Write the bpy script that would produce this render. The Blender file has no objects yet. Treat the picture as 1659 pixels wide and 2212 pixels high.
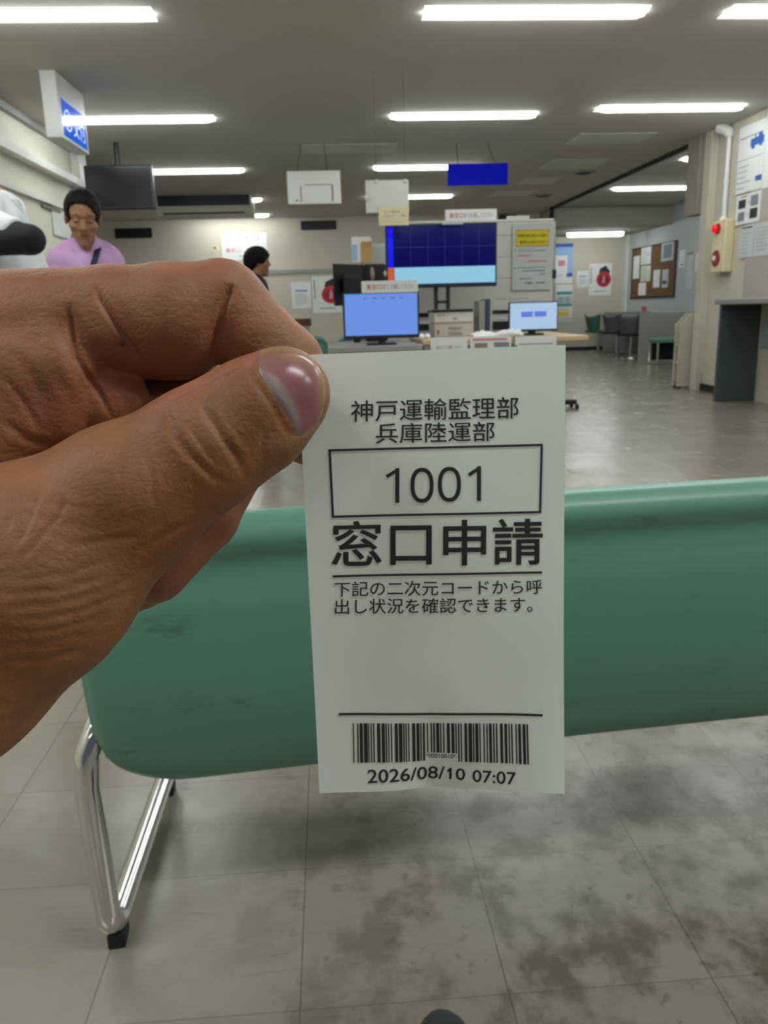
import bpy, bmesh, math, random
import numpy as np
from mathutils import Vector, Matrix
random.seed(7)
sc = bpy.context.scene
COL = sc.collection

# ------------------------------------------------------------------ camera
FPX, CX, CY = 1750.0, 829.5, 1106.0
EYE = 0.97
_dy = np.array([706 - CX, 672 - CY, FPX]); _dy /= np.linalg.norm(_dy)
_rho = math.radians(2.4)
_d = np.array([math.sin(_rho), math.cos(_rho), 0.0]); _d -= _dy * _d.dot(_dy); _d /= np.linalg.norm(_d)
_dx = np.cross(_d, _dy)
CAM_M = np.array([_dx, _dy, -_d])            # camera space (x right, y down, z forward) -> world
CAM_C = np.array([0.0, 0.0, EYE])
def ray(px, py): return CAM_M @ np.array([px - CX, py - CY, FPX])
def on_y(px, py, Y): v = ray(px, py); return CAM_C + v * (Y / v[1])
def on_x(px, py, X): v = ray(px, py); return CAM_C + v * (X / v[0])
def on_z(px, py, Z): v = ray(px, py); return CAM_C + v * ((Z - EYE) / v[2])
def cam_to_world(P): return CAM_C + np.asarray(P) @ CAM_M.T

cd = bpy.data.cameras.new('camera'); cam = bpy.data.objects.new('camera', cd); COL.objects.link(cam)
cd.sensor_fit = 'VERTICAL'; cd.sensor_height = 36.0; cd.sensor_width = 27.0
cd.lens = FPX / 2212.0 * 36.0
cd.clip_start = 0.01; cd.clip_end = 100
R = Matrix(((CAM_M[0, 0], -CAM_M[0, 1], -CAM_M[0, 2]), (CAM_M[1, 0], -CAM_M[1, 1], -CAM_M[1, 2]), (CAM_M[2, 0], -CAM_M[2, 1], -CAM_M[2, 2])))
cam.matrix_world = Matrix.Translation(Vector(CAM_C)) @ R.to_4x4()
cd.dof.use_dof = True; cd.dof.focus_distance = 0.182; cd.dof.aperture_fstop = 56
sc.camera = cam

# ------------------------------------------------------------------ world, exposure
w = bpy.data.worlds.new('hall_ambient'); sc.world = w; w.use_nodes = True
w.node_tree.nodes['Background'].inputs[0].default_value = (0.80, 0.86, 1.0, 1)
w.node_tree.nodes['Background'].inputs[1].default_value = 0.10
sc.view_settings.view_transform = 'Standard'; sc.view_settings.look = 'None'
sc.view_settings.exposure = 0.04; sc.view_settings.gamma = 1.0; sc.view_settings.use_curve_mapping = False
LAMP = 26.0            # luminance of a lit tube
HALL_W = 23.0          # watts of each ceiling light over and behind the viewer
# lamps of the same ceiling over and behind the seat of the viewer
for (lx, ly) in [(x, y) for x in (-1.63, 1.33, 3.22) for y in (2.7, -0.1, -2.8)]:
    ld = bpy.data.lights.new('ceiling_lamp', 'AREA'); ld.shape = 'RECTANGLE'; ld.size = 1.3; ld.size_y = 0.2
    ld.energy = HALL_W * {2.7: 1.15, -0.1: 1.25, -2.8: 0.40}[ly]; ld.color = (0.95, 1.0, 0.99)
    lo = bpy.data.objects.new('ceiling_lamp', ld); COL.objects.link(lo); lo.location = (lx, ly, 2.69)

# ------------------------------------------------------------------ materials
def s2l(c):
    c = c / 255.0
    return c / 12.92 if c <= 0.04045 else ((c + 0.055) / 1.055) ** 2.4
def rgb(r, g, b): return (s2l(r), s2l(g), s2l(b), 1.0)
MATS = {}
def mat(name, col, rough=0.6, metal=0.0, spec=0.5, var=0.06, scale=6.0, bump=0.0, bscale=60.0, emit=None, estr=0.0, sss=0.0):
    if name in MATS: return MATS[name]
    m = bpy.data.materials.new(name); m.use_nodes = True
    nt = m.node_tree; b = nt.nodes['Principled BSDF']
    b.inputs['Roughness'].default_value = rough; b.inputs['Metallic'].default_value = metal
    b.inputs['Specular IOR Level'].default_value = spec
    tc = nt.nodes.new('ShaderNodeTexCoord')
    if var > 0:
        n = nt.nodes.new('ShaderNodeTexNoise'); n.inputs['Scale'].default_value = scale; n.inputs['Detail'].default_value = 4
        nt.links.new(tc.outputs['Object'], n.inputs['Vector'])
        mx = nt.nodes.new('ShaderNodeMix'); mx.data_type = 'RGBA'
        mx.inputs['A'].default_value = tuple(v * (1 - var) for v in col[:3]) + (1,)
        mx.inputs['B'].default_value = tuple(min(1, v * (1 + var)) for v in col[:3]) + (1,)
        nt.links.new(n.outputs['Fac'], mx.inputs['Factor']); nt.links.new(mx.outputs['Result'], b.inputs['Base Color'])
    else:
        b.inputs['Base Color'].default_value = col
    if bump > 0:
        n2 = nt.nodes.new('ShaderNodeTexNoise'); n2.inputs['Scale'].default_value = bscale; n2.inputs['Detail'].default_value = 5
        nt.links.new(tc.outputs['Object'], n2.inputs['Vector'])
        bp = nt.nodes.new('ShaderNodeBump'); bp.inputs['Strength'].default_value = bump; bp.inputs['Distance'].default_value = 0.01
        nt.links.new(n2.outputs['Fac'], bp.inputs['Height']); nt.links.new(bp.outputs['Normal'], b.inputs['Normal'])
    if emit is not None:
        b.inputs['Emission Color'].default_value = emit; b.inputs['Emission Strength'].default_value = estr
    MATS[name] = m
    return m

M_ceil = mat('ceiling_board', rgb(194, 190, 180), 0.9, var=0.08, scale=30, bump=0.15, bscale=220)
M_wall = mat('wall_paint_cream', rgb(196, 191, 174), 0.8, var=0.06, scale=2.5, bump=0.05, bscale=90)
M_wallg = mat('wall_paint_grey', rgb(186, 190, 188), 0.8, var=0.05, scale=2.0)
M_pin = mat('pinboard_fabric', rgb(176, 168, 158), 0.9, var=0.05, scale=40)
M_white = mat('white_paint', rgb(226, 226, 220), 0.5, var=0.02)
M_paper = mat('white_paper', rgb(226, 228, 226), 0.7, var=0.02)
M_paper2 = mat('grey_paper', rgb(196, 202, 202), 0.7, var=0.03)
M_cream = mat('cream_paper', rgb(218, 208, 168), 0.7, var=0.03)
M_plastic = mat('cream_plastic', rgb(222, 208, 168), 0.45, var=0.02)
M_blk = mat('black_plastic', rgb(24, 26, 28), 0.4, var=0.1)
M_blkm = mat('black_matte', rgb(16, 17, 19), 0.7, var=0.1)
M_dgrey = mat('dark_grey_laminate', rgb(72, 79, 82), 0.55, var=0.06, scale=12)
M_mgrey = mat('mid_grey_laminate', rgb(150, 150, 146), 0.5, var=0.05)
M_lgrey = mat('light_grey_plastic', rgb(205, 204, 198), 0.45, var=0.03)
M_brown = mat('brown_wood', rgb(92, 56, 38), 0.5, var=0.25, scale=9)
M_wood = mat('pale_wood', rgb(206, 180, 138), 0.45, var=0.1, scale=8)
M_cork = mat('cork', rgb(112, 82, 50), 0.9, var=0.2, scale=60)
M_duct = mat('brown_grey_metal', rgb(138, 128, 116), 0.5, var=0.05)
M_red = mat('red_ink', rgb(196, 52, 60), 0.7, var=0.03)
M_blue = mat('blue_ink', rgb(52, 96, 176), 0.7, var=0.03)
M_ink = mat('black_ink', rgb(44, 46, 48), 0.7, var=0.03)
M_gink = mat('grey_ink', rgb(128, 132, 136), 0.7, var=0.03)
M_lblue = mat('pale_blue_ink', rgb(150, 186, 226), 0.7, var=0.12, scale=30)
M_teal = mat('teal_ink', rgb(60, 150, 150), 0.7, var=0.05)
M_yel = mat('yellow_ink', rgb(214, 200, 40), 0.7, var=0.03)
M_pink = mat('pink_ink', rgb(214, 130, 150), 0.7, var=0.1)
M_orng = mat('orange_ink', rgb(200, 120, 60), 0.7, var=0.03)
M_navy = mat('navy_fabric', rgb(30, 34, 60), 0.8, var=0.1)
M_mint = mat('mint_vinyl', rgb(93, 142, 125), 0.36, var=0.05, scale=5, bump=0.03, bscale=40)
def smudges(m, col, scale, lo, hi, amt):
    nt = m.node_tree; b = nt.nodes['Principled BSDF']; src = b.inputs['Base Color'].links[0].from_socket
    tc = nt.nodes.new('ShaderNodeTexCoord'); mp = nt.nodes.new('ShaderNodeMapping'); mp.inputs['Scale'].default_value = (0.7, 1, 1.6)
    n = nt.nodes.new('ShaderNodeTexNoise'); n.inputs['Scale'].default_value = scale; n.inputs['Detail'].default_value = 7; n.inputs['Roughness'].default_value = 0.65
    r = nt.nodes.new('ShaderNodeMapRange'); r.interpolation_type = 'SMOOTHSTEP'; r.inputs['From Min'].default_value = lo; r.inputs['From Max'].default_value = hi; r.inputs['To Max'].default_value = amt
    x = nt.nodes.new('ShaderNodeMix'); x.data_type = 'RGBA'; x.inputs['B'].default_value = col
    L = nt.links; L.new(tc.outputs['Object'], mp.inputs[0]); L.new(mp.outputs[0], n.inputs['Vector']); L.new(n.outputs['Fac'], r.inputs['Value'])
    L.new(r.outputs['Result'], x.inputs['Factor']); L.new(src, x.inputs['A']); L.new(x.outputs['Result'], b.inputs['Base Color'])
smudges(M_mint, rgb(52, 74, 64), 11, 0.58, 0.74, 0.55)
M_mintd = mat('dull_green_plastic', rgb(74, 112, 94), 0.45, var=0.08)
M_chair = mat('dark_chair_shell', rgb(78, 82, 82), 0.5, var=0.08)
M_chrome = mat('chrome', (0.72, 0.72, 0.73, 1), 0.10, 1.0, var=0.03)
M_steel = mat('brushed_steel', (0.5, 0.5, 0.5, 1), 0.32, 1.0, var=0.05)
M_rubber = mat('black_rubber', rgb(20, 20, 20), 0.7, var=0.1)
M_card = mat('brown_cardboard', rgb(186, 146, 92), 0.8, var=0.05)
M_bluef = mat('slate_blue_plastic', rgb(44, 66, 84), 0.5, var=0.05)
M_tube = mat('lit_tube', (1, 1, 1, 1), 0.4, var=0, emit=(0.95, 1.0, 1.0, 1), estr=LAMP)
M_refl = mat('lamp_reflector', rgb(176, 176, 174), 0.5, var=0)
M_bluesign = mat('lit_blue_sign', rgb(0, 50, 160), 0.10, var=0, emit=rgb(0, 90, 215), estr=0.75)
M_blueplate = mat('blue_plate', rgb(4, 10, 168), 0.7, spec=0.1, var=0.02)
M_scr_navy = mat('screen_navy', rgb(0, 0, 60), 0.12, var=0, emit=rgb(2, 4, 84), estr=0.6)
M_scr_line = mat('screen_line', rgb(20, 30, 90), 0.2, var=0, emit=rgb(30, 44, 120), estr=0.8)
M_scr_blue = mat('screen_blue', rgb(0, 0, 120), 0.2, var=0, emit=rgb(4, 8, 230), estr=0.9)
M_scr_org = mat('screen_orange', rgb(120, 50, 20), 0.2, var=0, emit=rgb(200, 92, 52), estr=0.8)
M_scr_cyan = mat('screen_cyan', rgb(60, 100, 120), 0.2, var=0, emit=rgb(140, 192, 216), estr=0.9)
M_scr_peri = mat('screen_periwinkle', rgb(40, 60, 110), 0.2, var=0, emit=rgb(108, 142, 222), estr=0.9)
M_scr_ptop = mat('screen_sky', rgb(40, 60, 110), 0.2, var=0, emit=rgb(88, 146, 224), estr=0.9)
M_scr_pdot = mat('screen_text_blue', rgb(30, 40, 80), 0.2, var=0, emit=rgb(70, 96, 176), estr=0.9)
M_scr_pale = mat('screen_pale_blue', rgb(80, 90, 110), 0.2, var=0, emit=rgb(164, 192, 220), estr=0.9)
M_scr_btn = mat('screen_button', rgb(40, 50, 110), 0.2, var=0, emit=rgb(96, 118, 206), estr=0.9)
M_tv = mat('tv_glass', rgb(22, 26, 28), 0.18, var=0.05)
M_redlamp = mat('red_lamp', rgb(200, 10, 20), 0.2, var=0, emit=rgb(235, 10, 30), estr=0.7)
M_redbtn = mat('red_enamel', rgb(150, 22, 30), 0.25, var=0.03)
M_acrylic = mat('milky_acrylic', rgb(206, 208, 196), 0.25, var=0.03)
M_skinbg = mat('skin_plain', rgb(164, 116, 92), 0.5, var=0.06, scale=30)
M_hair = mat('black_hair', rgb(16, 15, 16), 0.6, spec=0.15, var=0.2, scale=60, bump=0.4, bscale=160)
M_lilac = mat('lilac_shirt', rgb(196, 156, 204), 0.85, var=0.05, bump=0.25, bscale=18)
M_tee = mat('white_tee', rgb(224, 226, 230), 0.85, var=0.03, bump=0.3, bscale=14)
M_blkcloth = mat('black_cloth', rgb(20, 21, 24), 0.85, var=0.08, bump=0.2, bscale=20)
M_trous = mat('dark_trousers', rgb(44, 46, 54), 0.85, var=0.06)
M_shoe = mat('dark_shoe_leather', rgb(34, 38, 42), 0.5, var=0.1)
M_ink_t = mat('ticket_ink', rgb(40, 46, 44), 0.75, var=0.08, scale=900)

# ticket paper: faint fibre tone
M_ticket = mat('thermal_paper', rgb(240, 246, 240), 0.55, var=0.012, scale=60)

# floor: vinyl tiles with seams, wear and scuffs
def floor_material():
    m = bpy.data.materials.new('vinyl_tile_floor'); m.use_nodes = True
    nt = m.node_tree; L = nt.links; N = nt.nodes; b = N['Principled BSDF']
    tc = N.new('ShaderNodeTexCoord'); geo = N.new('ShaderNodeNewGeometry')
    sep = N.new('ShaderNodeSeparateXYZ'); L.new(geo.outputs['Position'], sep.inputs[0])
    def math_(op, a, b_=None, c=None):
        n = N.new('ShaderNodeMath'); n.operation = op
        for i, v in enumerate((a, b_, c)):
            if v is None: continue
            if isinstance(v, (int, float)): n.inputs[i].default_value = v
            else: L.new(v, n.inputs[i])
        return n.outputs[0]
    def seam(axis, off):
        t = math_('DIVIDE', math_('SUBTRACT', sep.outputs[axis], off), 0.303)
        fr = math_('FRACT', math_('ADD', t, 100.0))
        d = math_('MINIMUM', fr, math_('SUBTRACT', 1.0, fr))
        return math_('LESS_THAN', d, 0.004), math_('FLOOR', math_('ADD', t, 100.0))
    sx, ix = seam(0, -0.080); sy, iy = seam(1, 0.960)
    line = math_('MAXIMUM', sx, sy)
    def noise(scale, detail=5, rough=0.6, sc3=None, dist=0.0):
        n = N.new('ShaderNodeTexNoise'); n.inputs['Scale'].default_value = scale; n.inputs['Detail'].default_value = detail
        n.inputs['Roughness'].default_value = rough; n.inputs['Distortion'].default_value = dist
        if sc3:
            mp = N.new('ShaderNodeMapping'); mp.inputs['Scale'].default_value = sc3
            L.new(geo.outputs['Position'], mp.inputs[0]); L.new(mp.outputs[0], n.inputs['Vector'])
        else: L.new(geo.outputs['Position'], n.inputs['Vector'])
        return n.outputs['Fac']
    def ramp(fac, p0, p1):
        r = N.new('ShaderNodeMapRange'); r.interpolation_type = 'SMOOTHSTEP'
        r.inputs['From Min'].default_value = p0; r.inputs['From Max'].default_value = p1
        L.new(fac, r.inputs['Value']); return r.outputs['Result']
    def mix(fac, A, B):
        x = N.new('ShaderNodeMix'); x.data_type = 'RGBA'
        if isinstance(fac, float): x.inputs['Factor'].default_value = fac
        else: L.new(fac, x.inputs['Factor'])
        for k, v in (('A', A), ('B', B)):
            if isinstance(v, tuple): x.inputs[k].default_value = v
            else: L.new(v, x.inputs[k])
        return x.outputs['Result']
    wn = N.new('ShaderNodeTexWhiteNoise'); wn.noise_dimensions = '2D'
    cmb = N.new('ShaderNodeCombineXYZ'); L.new(ix, cmb.inputs[0]); L.new(iy, cmb.inputs[1]); L.new(cmb.outputs[0], wn.inputs['Vector'])
    base = mix(wn.outputs['Value'], rgb(137, 131, 119), rgb(144, 138, 127))
    # worn dirt between the rows of seats, heavier to the right of the bench leg
    zone = math_('MULTIPLY', ramp(sep.outputs[0], -0.35, 0.25), math_('SUBTRACT', 1.0, ramp(sep.outputs[1], 1.5, 2.4)))
    dirt = math_('MULTIPLY', ramp(noise(9, 8, 0.62, (1.0, 0.8, 1.0), 0.0), 0.43, 0.62), math_('ADD', 0.10, math_('MULTIPLY', zone, 0.8)))
    c1 = mix(dirt, base, rgb(98, 92, 76))
    spots = ramp(noise(26, 3, 0.5, None, 0.3), 0.62, 0.70)
    c2 = mix(math_('MULTIPLY', spots, math_('MULTIPLY', zone, 0.5)), c1, rgb(88, 82, 64))
    scuff = ramp(noise(9, 6, 0.7, (0.6, 5.0, 1.0), 0.4), 0.60, 0.70)
    c3 = mix(math_('MULTIPLY', scuff, 0.28), c2, rgb(84, 78, 70))
    c4 = mix(math_('MULTIPLY', math_('MAXIMUM', sx, math_('MULTIPLY', sy, 0.6)), 0.6), c3, rgb(78, 72, 60))
    L.new(c4, b.inputs['Base Color'])
    r1 = math_('ADD', 0.13, math_('MULTIPLY', noise(4, 4, 0.6), 0.22))
    L.new(math_('ADD', r1, math_('MULTIPLY', dirt, 0.05)), b.inputs['Roughness'])
    b.inputs['Specular IOR Level'].default_value = 0.5
    bp = N.new('ShaderNodeBump'); bp.inputs['Strength'].default_value = 0.10; bp.inputs['Distance'].default_value = 0.004
    L.new(math_('SUBTRACT', noise(3.0, 3, 0.5), math_('MULTIPLY', line, 0.3)), bp.inputs['Height']); L.new(bp.outputs['Normal'], b.inputs['Normal'])
    return m
M_floor = floor_material()

# skin of the near hand: own colour attribute, fine wrinkle relief
def skin_material(name, rough=0.5, fine=True, sss=0.06):
    m = bpy.data.materials.new(name); m.use_nodes = True
    nt = m.node_tree; L = nt.links; N = nt.nodes; b = N['Principled BSDF']
    at = N.new('ShaderNodeAttribute'); at.attribute_name = 'tone'
    tc = N.new('ShaderNodeTexCoord')
    n1 = N.new('ShaderNodeTexNoise'); n1.inputs['Scale'].default_value = 90; n1.inputs['Detail'].default_value = 5
    L.new(tc.outputs['Object'], n1.inputs['Vector'])
    mp = N.new('ShaderNodeMapRange'); mp.inputs['To Min'].default_value = 0.80; mp.inputs['To Max'].default_value = 1.18
    mp.inputs['From Min'].default_value = 0.3; mp.inputs['From Max'].default_value = 0.7
    L.new(n1.outputs['Fac'], mp.inputs['Value'])
    mx = N.new('ShaderNodeMix'); mx.data_type = 'RGBA'; mx.blend_type = 'MULTIPLY'; mx.inputs['Factor'].default_value = 1.0
    L.new(at.outputs['Color'], mx.inputs['A'])
    cb = N.new('ShaderNodeCombineColor')
    for i in range(3): L.new(mp.outputs['Result'], cb.inputs[i])
    L.new(cb.outputs[0], mx.inputs['B']); L.new(mx.outputs['Result'], b.inputs['Base Color'])
    b.inputs['Roughness'].default_value = rough; b.inputs['Specular IOR Level'].default_value = 0.36
    b.inputs['Subsurface Weight'].default_value = sss; b.inputs['Subsurface Radius'].default_value = (0.004, 0.0015, 0.0008)
    b.inputs['Subsurface Scale'].default_value = 1.0
    if fine:
        v = N.new('ShaderNodeTexVoronoi'); v.feature = 'DISTANCE_TO_EDGE'; v.inputs['Scale'].default_value = 620
        w1 = N.new('ShaderNodeTexNoise'); w1.inputs['Scale'].default_value = 160; w1.inputs['Detail'].default_value = 6; w1.inputs['Roughness'].default_value = 0.65
        mpw = N.new('ShaderNodeMapping'); mpw.inputs['Rotation'].default_value = (0, 0.6, 0); mpw.inputs['Scale'].default_value = (0.8, 1.0, 1.5)
        L.new(tc.outputs['Object'], v.inputs['Vector']); L.new(tc.outputs['Object'], mpw.inputs[0]); L.new(mpw.outputs[0], w1.inputs['Vector'])
        a1 = N.new('ShaderNodeMath'); a1.operation = 'MULTIPLY_ADD'; a1.inputs[1].default_value = 0.35
        L.new(v.outputs['Distance'], a1.inputs[0]); L.new(w1.outputs['Fac'], a1.inputs[2])
        v2 = N.new('ShaderNodeTexVoronoi'); v2.feature = 'DISTANCE_TO_EDGE'; v2.inputs['Scale'].default_value = 420
        mp2 = N.new('ShaderNodeMapping'); mp2.inputs['Rotation'].default_value = (0, -0.55, 0); mp2.inputs['Scale'].default_value = (1.3, 1.0, 0.6)
        wv = N.new('ShaderNodeTexNoise'); wv.inputs['Scale'].default_value = 140; wv.inputs['Detail'].default_value = 3
        ad = N.new('ShaderNodeVectorMath'); ad.operation = 'MULTIPLY_ADD'; ad.inputs[1].default_value = (0.006, 0.006, 0.006)
        L.new(tc.outputs['Object'], wv.inputs['Vector']); L.new(wv.outputs['Color'], ad.inputs[0]); L.new(tc.outputs['Object'], ad.inputs[2])
        L.new(ad.outputs[0], mp2.inputs[0]); L.new(mp2.outputs[0], v2.inputs['Vector'])
        cl = N.new('ShaderNodeMath'); cl.operation = 'MINIMUM'; cl.inputs[1].default_value = 0.10; L.new(v2.outputs['Distance'], cl.inputs[0])
        a2 = N.new('ShaderNodeMath'); a2.operation = 'MULTIPLY_ADD'; a2.inputs[1].default_value = 0.55
        L.new(cl.outputs[0], a2.inputs[0]); L.new(a1.outputs[0], a2.inputs[2])
        bp = N.new('ShaderNodeBump'); bp.inputs['Strength'].default_value = 0.45; bp.inputs['Distance'].default_value = 0.0009
        L.new(a2.outputs[0], bp.inputs['Height']); L.new(bp.outputs['Normal'], b.inputs['Normal'])
    return m
M_hand = skin_material('hand_skin', 0.56)
M_nail = skin_material('nail_plate', rough=0.24, fine=False)

# ------------------------------------------------------------------ object helpers
ORG = {}
def tag(o, label=None, cat=None, group=None, kind=None):
    if label: o['label'] = label
    if cat: o['category'] = cat
    if group: o['group'] = group
    if kind: o['kind'] = kind
    return o
def empty(name, loc, label=None, cat=None, group=None):
    o = bpy.data.objects.new(name, None); COL.objects.link(o); o.location = loc; o.empty_display_size = 0.05
    ORG[o] = Vector(loc)
    return tag(o, label, cat, group)

class MB:
    """collects shapes in world coordinates; build() links them as ONE mesh object"""
    def __init__(s): s.v = []; s.f = []; s.m = []; s.sm = []
    def add(s, vs, fs, mi=0, smooth=False):
        k = len(s.v); s.v.extend([tuple(map(float, p)) for p in vs])
        for f in fs: s.f.append([i + k for i in f]); s.m.append(mi); s.sm.append(smooth)
        return s
    def box(s, x0, x1, y0, y1, z0, z1, mi=0, bev=0.0, T=None):
        bm = bmesh.new(); bmesh.ops.create_cube(bm, size=1.0)
        for v in bm.verts: v.co = Vector(((x0 + x1) / 2 + v.co.x * (x1 - x0), (y0 + y1) / 2 + v.co.y * (y1 - y0), (z0 + z1) / 2 + v.co.z * (z1 - z0)))
        if bev > 0: bmesh.ops.bevel(bm, geom=list(bm.edges), offset=bev, segments=2, profile=0.5, affect='EDGES', clamp_overlap=True)
        return s.bm(bm, mi, False, T)
    def bm(s, bm, mi=0, smooth=False, T=None):
        bm.verts.index_update()
        vs = [(T @ v.co) if T is not None else v.co.copy() for v in bm.verts]
        s.add(vs, [[v.index for v in f.verts] for f in bm.faces], mi, smooth); bm.free(); return s
    def cyl(s, p0, p1, r0, r1=None, n=20, mi=0, caps=True):
        return s.tube([p0, p1], [r0, r0 if r1 is None else r1], n, mi, caps)
    def tube(s, pts, r, n=14, mi=0, caps=True):
        P = [Vector(p) for p in pts]
        rr = r if isinstance(r, (list, tuple)) else [r] * len(P)
        vs = []; fs = []
        t = (P[1] - P[0]).normalized(); a = Vector((0, 0, 1)) if abs(t.z) < 0.9 else Vector((1, 0, 0))
        nrm = (a - t * a.dot(t)).normalized()
        for i, p in enumerate(P):
            t2 = (P[min(i + 1, len(P) - 1)] - P[max(i - 1, 0)]).normalized()
            nrm = (nrm - t2 * nrm.dot(t2)).normalized(); bi = t2.cross(nrm)
            for k in range(n):
                an = 2 * math.pi * k / n; vs.append(p + (nrm * math.cos(an) + bi * math.sin(an)) * rr[i])
        for i in range(len(P) - 1):
            for k in range(n): fs.append([i * n + k, i * n + (k + 1) % n, (i + 1) * n + (k + 1) % n, (i + 1) * n + k])
        s.add(vs, fs, mi, True)
        if caps:
            s.add(vs[:n], [list(range(n))[::-1]], mi); s.add(vs[-n:], [list(range(n))], mi)
        return s
    def prism(s, poly, axis, a0, a1, mi=0):
        """poly in the two other axes, extruded along axis"""
        def P(u, v, a): return {'x': (a, u, v), 'y': (u, a, v), 'z': (u, v, a)}[axis]
        n = len(poly)
        vs = [P(u, v, a0) for u, v in poly] + [P(u, v, a1) for u, v in poly]
        fs = [list(range(n))[::-1], list(range(n, 2 * n))] + [[i, (i + 1) % n, n + (i + 1) % n, n + i] for i in range(n)]
        return s.add(vs, fs, mi)
    def sphere(s, c, r, mi=0, n=16, sc3=(1, 1, 1)):
        bm = bmesh.new(); bmesh.ops.create_uvsphere(bm, u_segments=n, v_segments=n // 2 + 2, radius=r)
        for v in bm.verts: v.co = Vector((c[0] + v.co.x * sc3[0], c[1] + v.co.y * sc3[1], c[2] + v.co.z * sc3[2]))
        return s.bm(bm, mi, True)
    def build(s, name, mats, parent=None, fix=True):
        if not isinstance(mats, (list, tuple)): mats = [mats]
        me = bpy.data.meshes.new(name)
        V = np.array(s.v)
        if parent is not None: o0 = ORG[parent]
        else: o0 = Vector(((V[:, 0].min() + V[:, 0].max()) / 2, (V[:, 1].min() + V[:, 1].max()) / 2, V[:, 2].min()))
        V = V - np.array(o0)
        me.from_pydata(V.tolist(), [], s.f)
        for m in mats: me.materials.append(m)
        me.polygons.foreach_set('material_index', s.m); me.polygons.foreach_set('use_smooth', s.sm)
        if fix:
            bm = bmesh.new(); bm.from_mesh(me); bmesh.ops.recalc_face_normals(bm, faces=list(bm.faces)); bm.to_mesh(me); bm.free()
        me.update()
        o = bpy.data.objects.new(name, me); COL.objects.link(o); ORG[o] = o0
        if parent is not None: o.parent = parent
        else: o.location = o0
        return o
def struct(o): o['kind'] = 'structure'; return o
def copy_tree(o, parent=None):
    c = o.copy(); COL.objects.link(c); c.parent = parent
    for ch in list(o.children): copy_tree(ch, c)
    return c

# ------------------------------------------------------------------ lettering
_TX = {}
def glyphs(txt, offset=0.0, res=3):
    key = (txt, offset, res)
    if key in _TX: return _TX[key]
    c = bpy.data.curves.new('lettering', 'FONT'); c.body = txt; c.resolution_u = res; c.offset = offset
    o = bpy.data.objects.new('lettering', c); COL.objects.link(o)
    dg = bpy.context.evaluated_depsgraph_get(); dg.update()
    me = bpy.data.meshes.new_from_object(o.evaluated_get(dg))
    V = np.array([v.co[:] for v in me.vertices]); F = [list(p.vertices) for p in me.polygons]
    bpy.data.objects.remove(o); bpy.data.curves.remove(c); bpy.data.meshes.remove(me)
    mn = V.min(0); mxx = V.max(0)
    UV = (V[:, :2] - mn[:2]) / np.maximum(mxx[:2] - mn[:2], 1e-6)
    _TX[key] = (UV, F)
    return _TX[key]

def panel_mb(O, Rv, Dv, t, marks=(), texts=(), edge=None):
    """flat sheet: O top-left corner of the front face, Rv/Dv the full width/height vectors, t thickness to the rear.
    marks: (u0,v0,u1,v1,mat index), texts: (string,u0,v0,u1,v1,mat index)"""
    O, Rv, Dv = Vector(O), Vector(Rv), Vector(Dv)
    N = Dv.cross(Rv).normalized()              # towards the viewer
    b = MB()
    c = [O, O + Rv, O + Rv + Dv, O + Dv]; k = [p - N * t for p in c]
    b.add(c + k, [[0, 1, 2, 3][::-1], [4, 5, 6, 7], [0, 1, 5, 4], [1, 2, 6, 5], [2, 3, 7, 6], [3, 0, 4, 7]], 0)
    lift = 0.0012
    for i, (u0, v0, u1, v1, mi) in enumerate(marks):
        o2 = N * (lift + 0.0004 * i)
        b.add([O + Rv * u0 + Dv * v0 + o2, O + Rv * u1 + Dv * v0 + o2, O + Rv * u1 + Dv * v1 + o2, O + Rv * u0 + Dv * v1 + o2], [[3, 2, 1, 0]], mi)
    o2 = N * (lift + 0.0004 * len(marks) + 0.0004)
    for (s_, u0, v0, u1, v1, mi) in texts:
        UV, F = glyphs(s_)
        b.add([O + Rv * (u0 + (u1 - u0) * p[0]) + Dv * (v1 + (v0 - v1) * p[1]) + o2 for p in UV], F, mi)
    return b
def quad_y(x0, y0, x1, y1, Y):
    """pixel box -> top-left, right and down vectors on the vertical plane at depth Y (kept upright)"""
    a = on_y(x0, (y0 + y1) / 2, Y); b = on_y(x1, (y0 + y1) / 2, Y)
    xm = (x0 + x1) / 2
    zt = on_y(xm, y0, Y)[2]; zb = on_y(xm, y1, Y)[2]
    return (a[0], Y, zt), (b[0] - a[0], 0, 0), (0, 0, zb - zt)
def quad_x(x0, y0, x1, y1, X):
    """same on a side wall facing the hall at depth-running plane X (left edge is the far end)"""
    ym = (y0 + y1) / 2; xm = (x0 + x1) / 2
    a = on_x(x0, ym, X); b = on_x(x1, ym, X)
    zt = on_x(xm, y0, X)[2]; zb = on_x(xm, y1, X)[2]
    return (X, a[1], zt), (0, b[1] - a[1], 0), (0, 0, zb - zt)
def lines(n, u0=0.12, u1=0.88, v0=0.2, v1=0.9, th=0.025, mi=1, seed=1):
    r = random.Random(seed); out = []
    for i in range(n):
        v = v0 + (v1 - v0) * i / max(1, n - 1)
        out.append((u0, v, u0 + (u1 - u0) * r.uniform(0.55, 1.0), v + th, mi))
    return out

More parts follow.
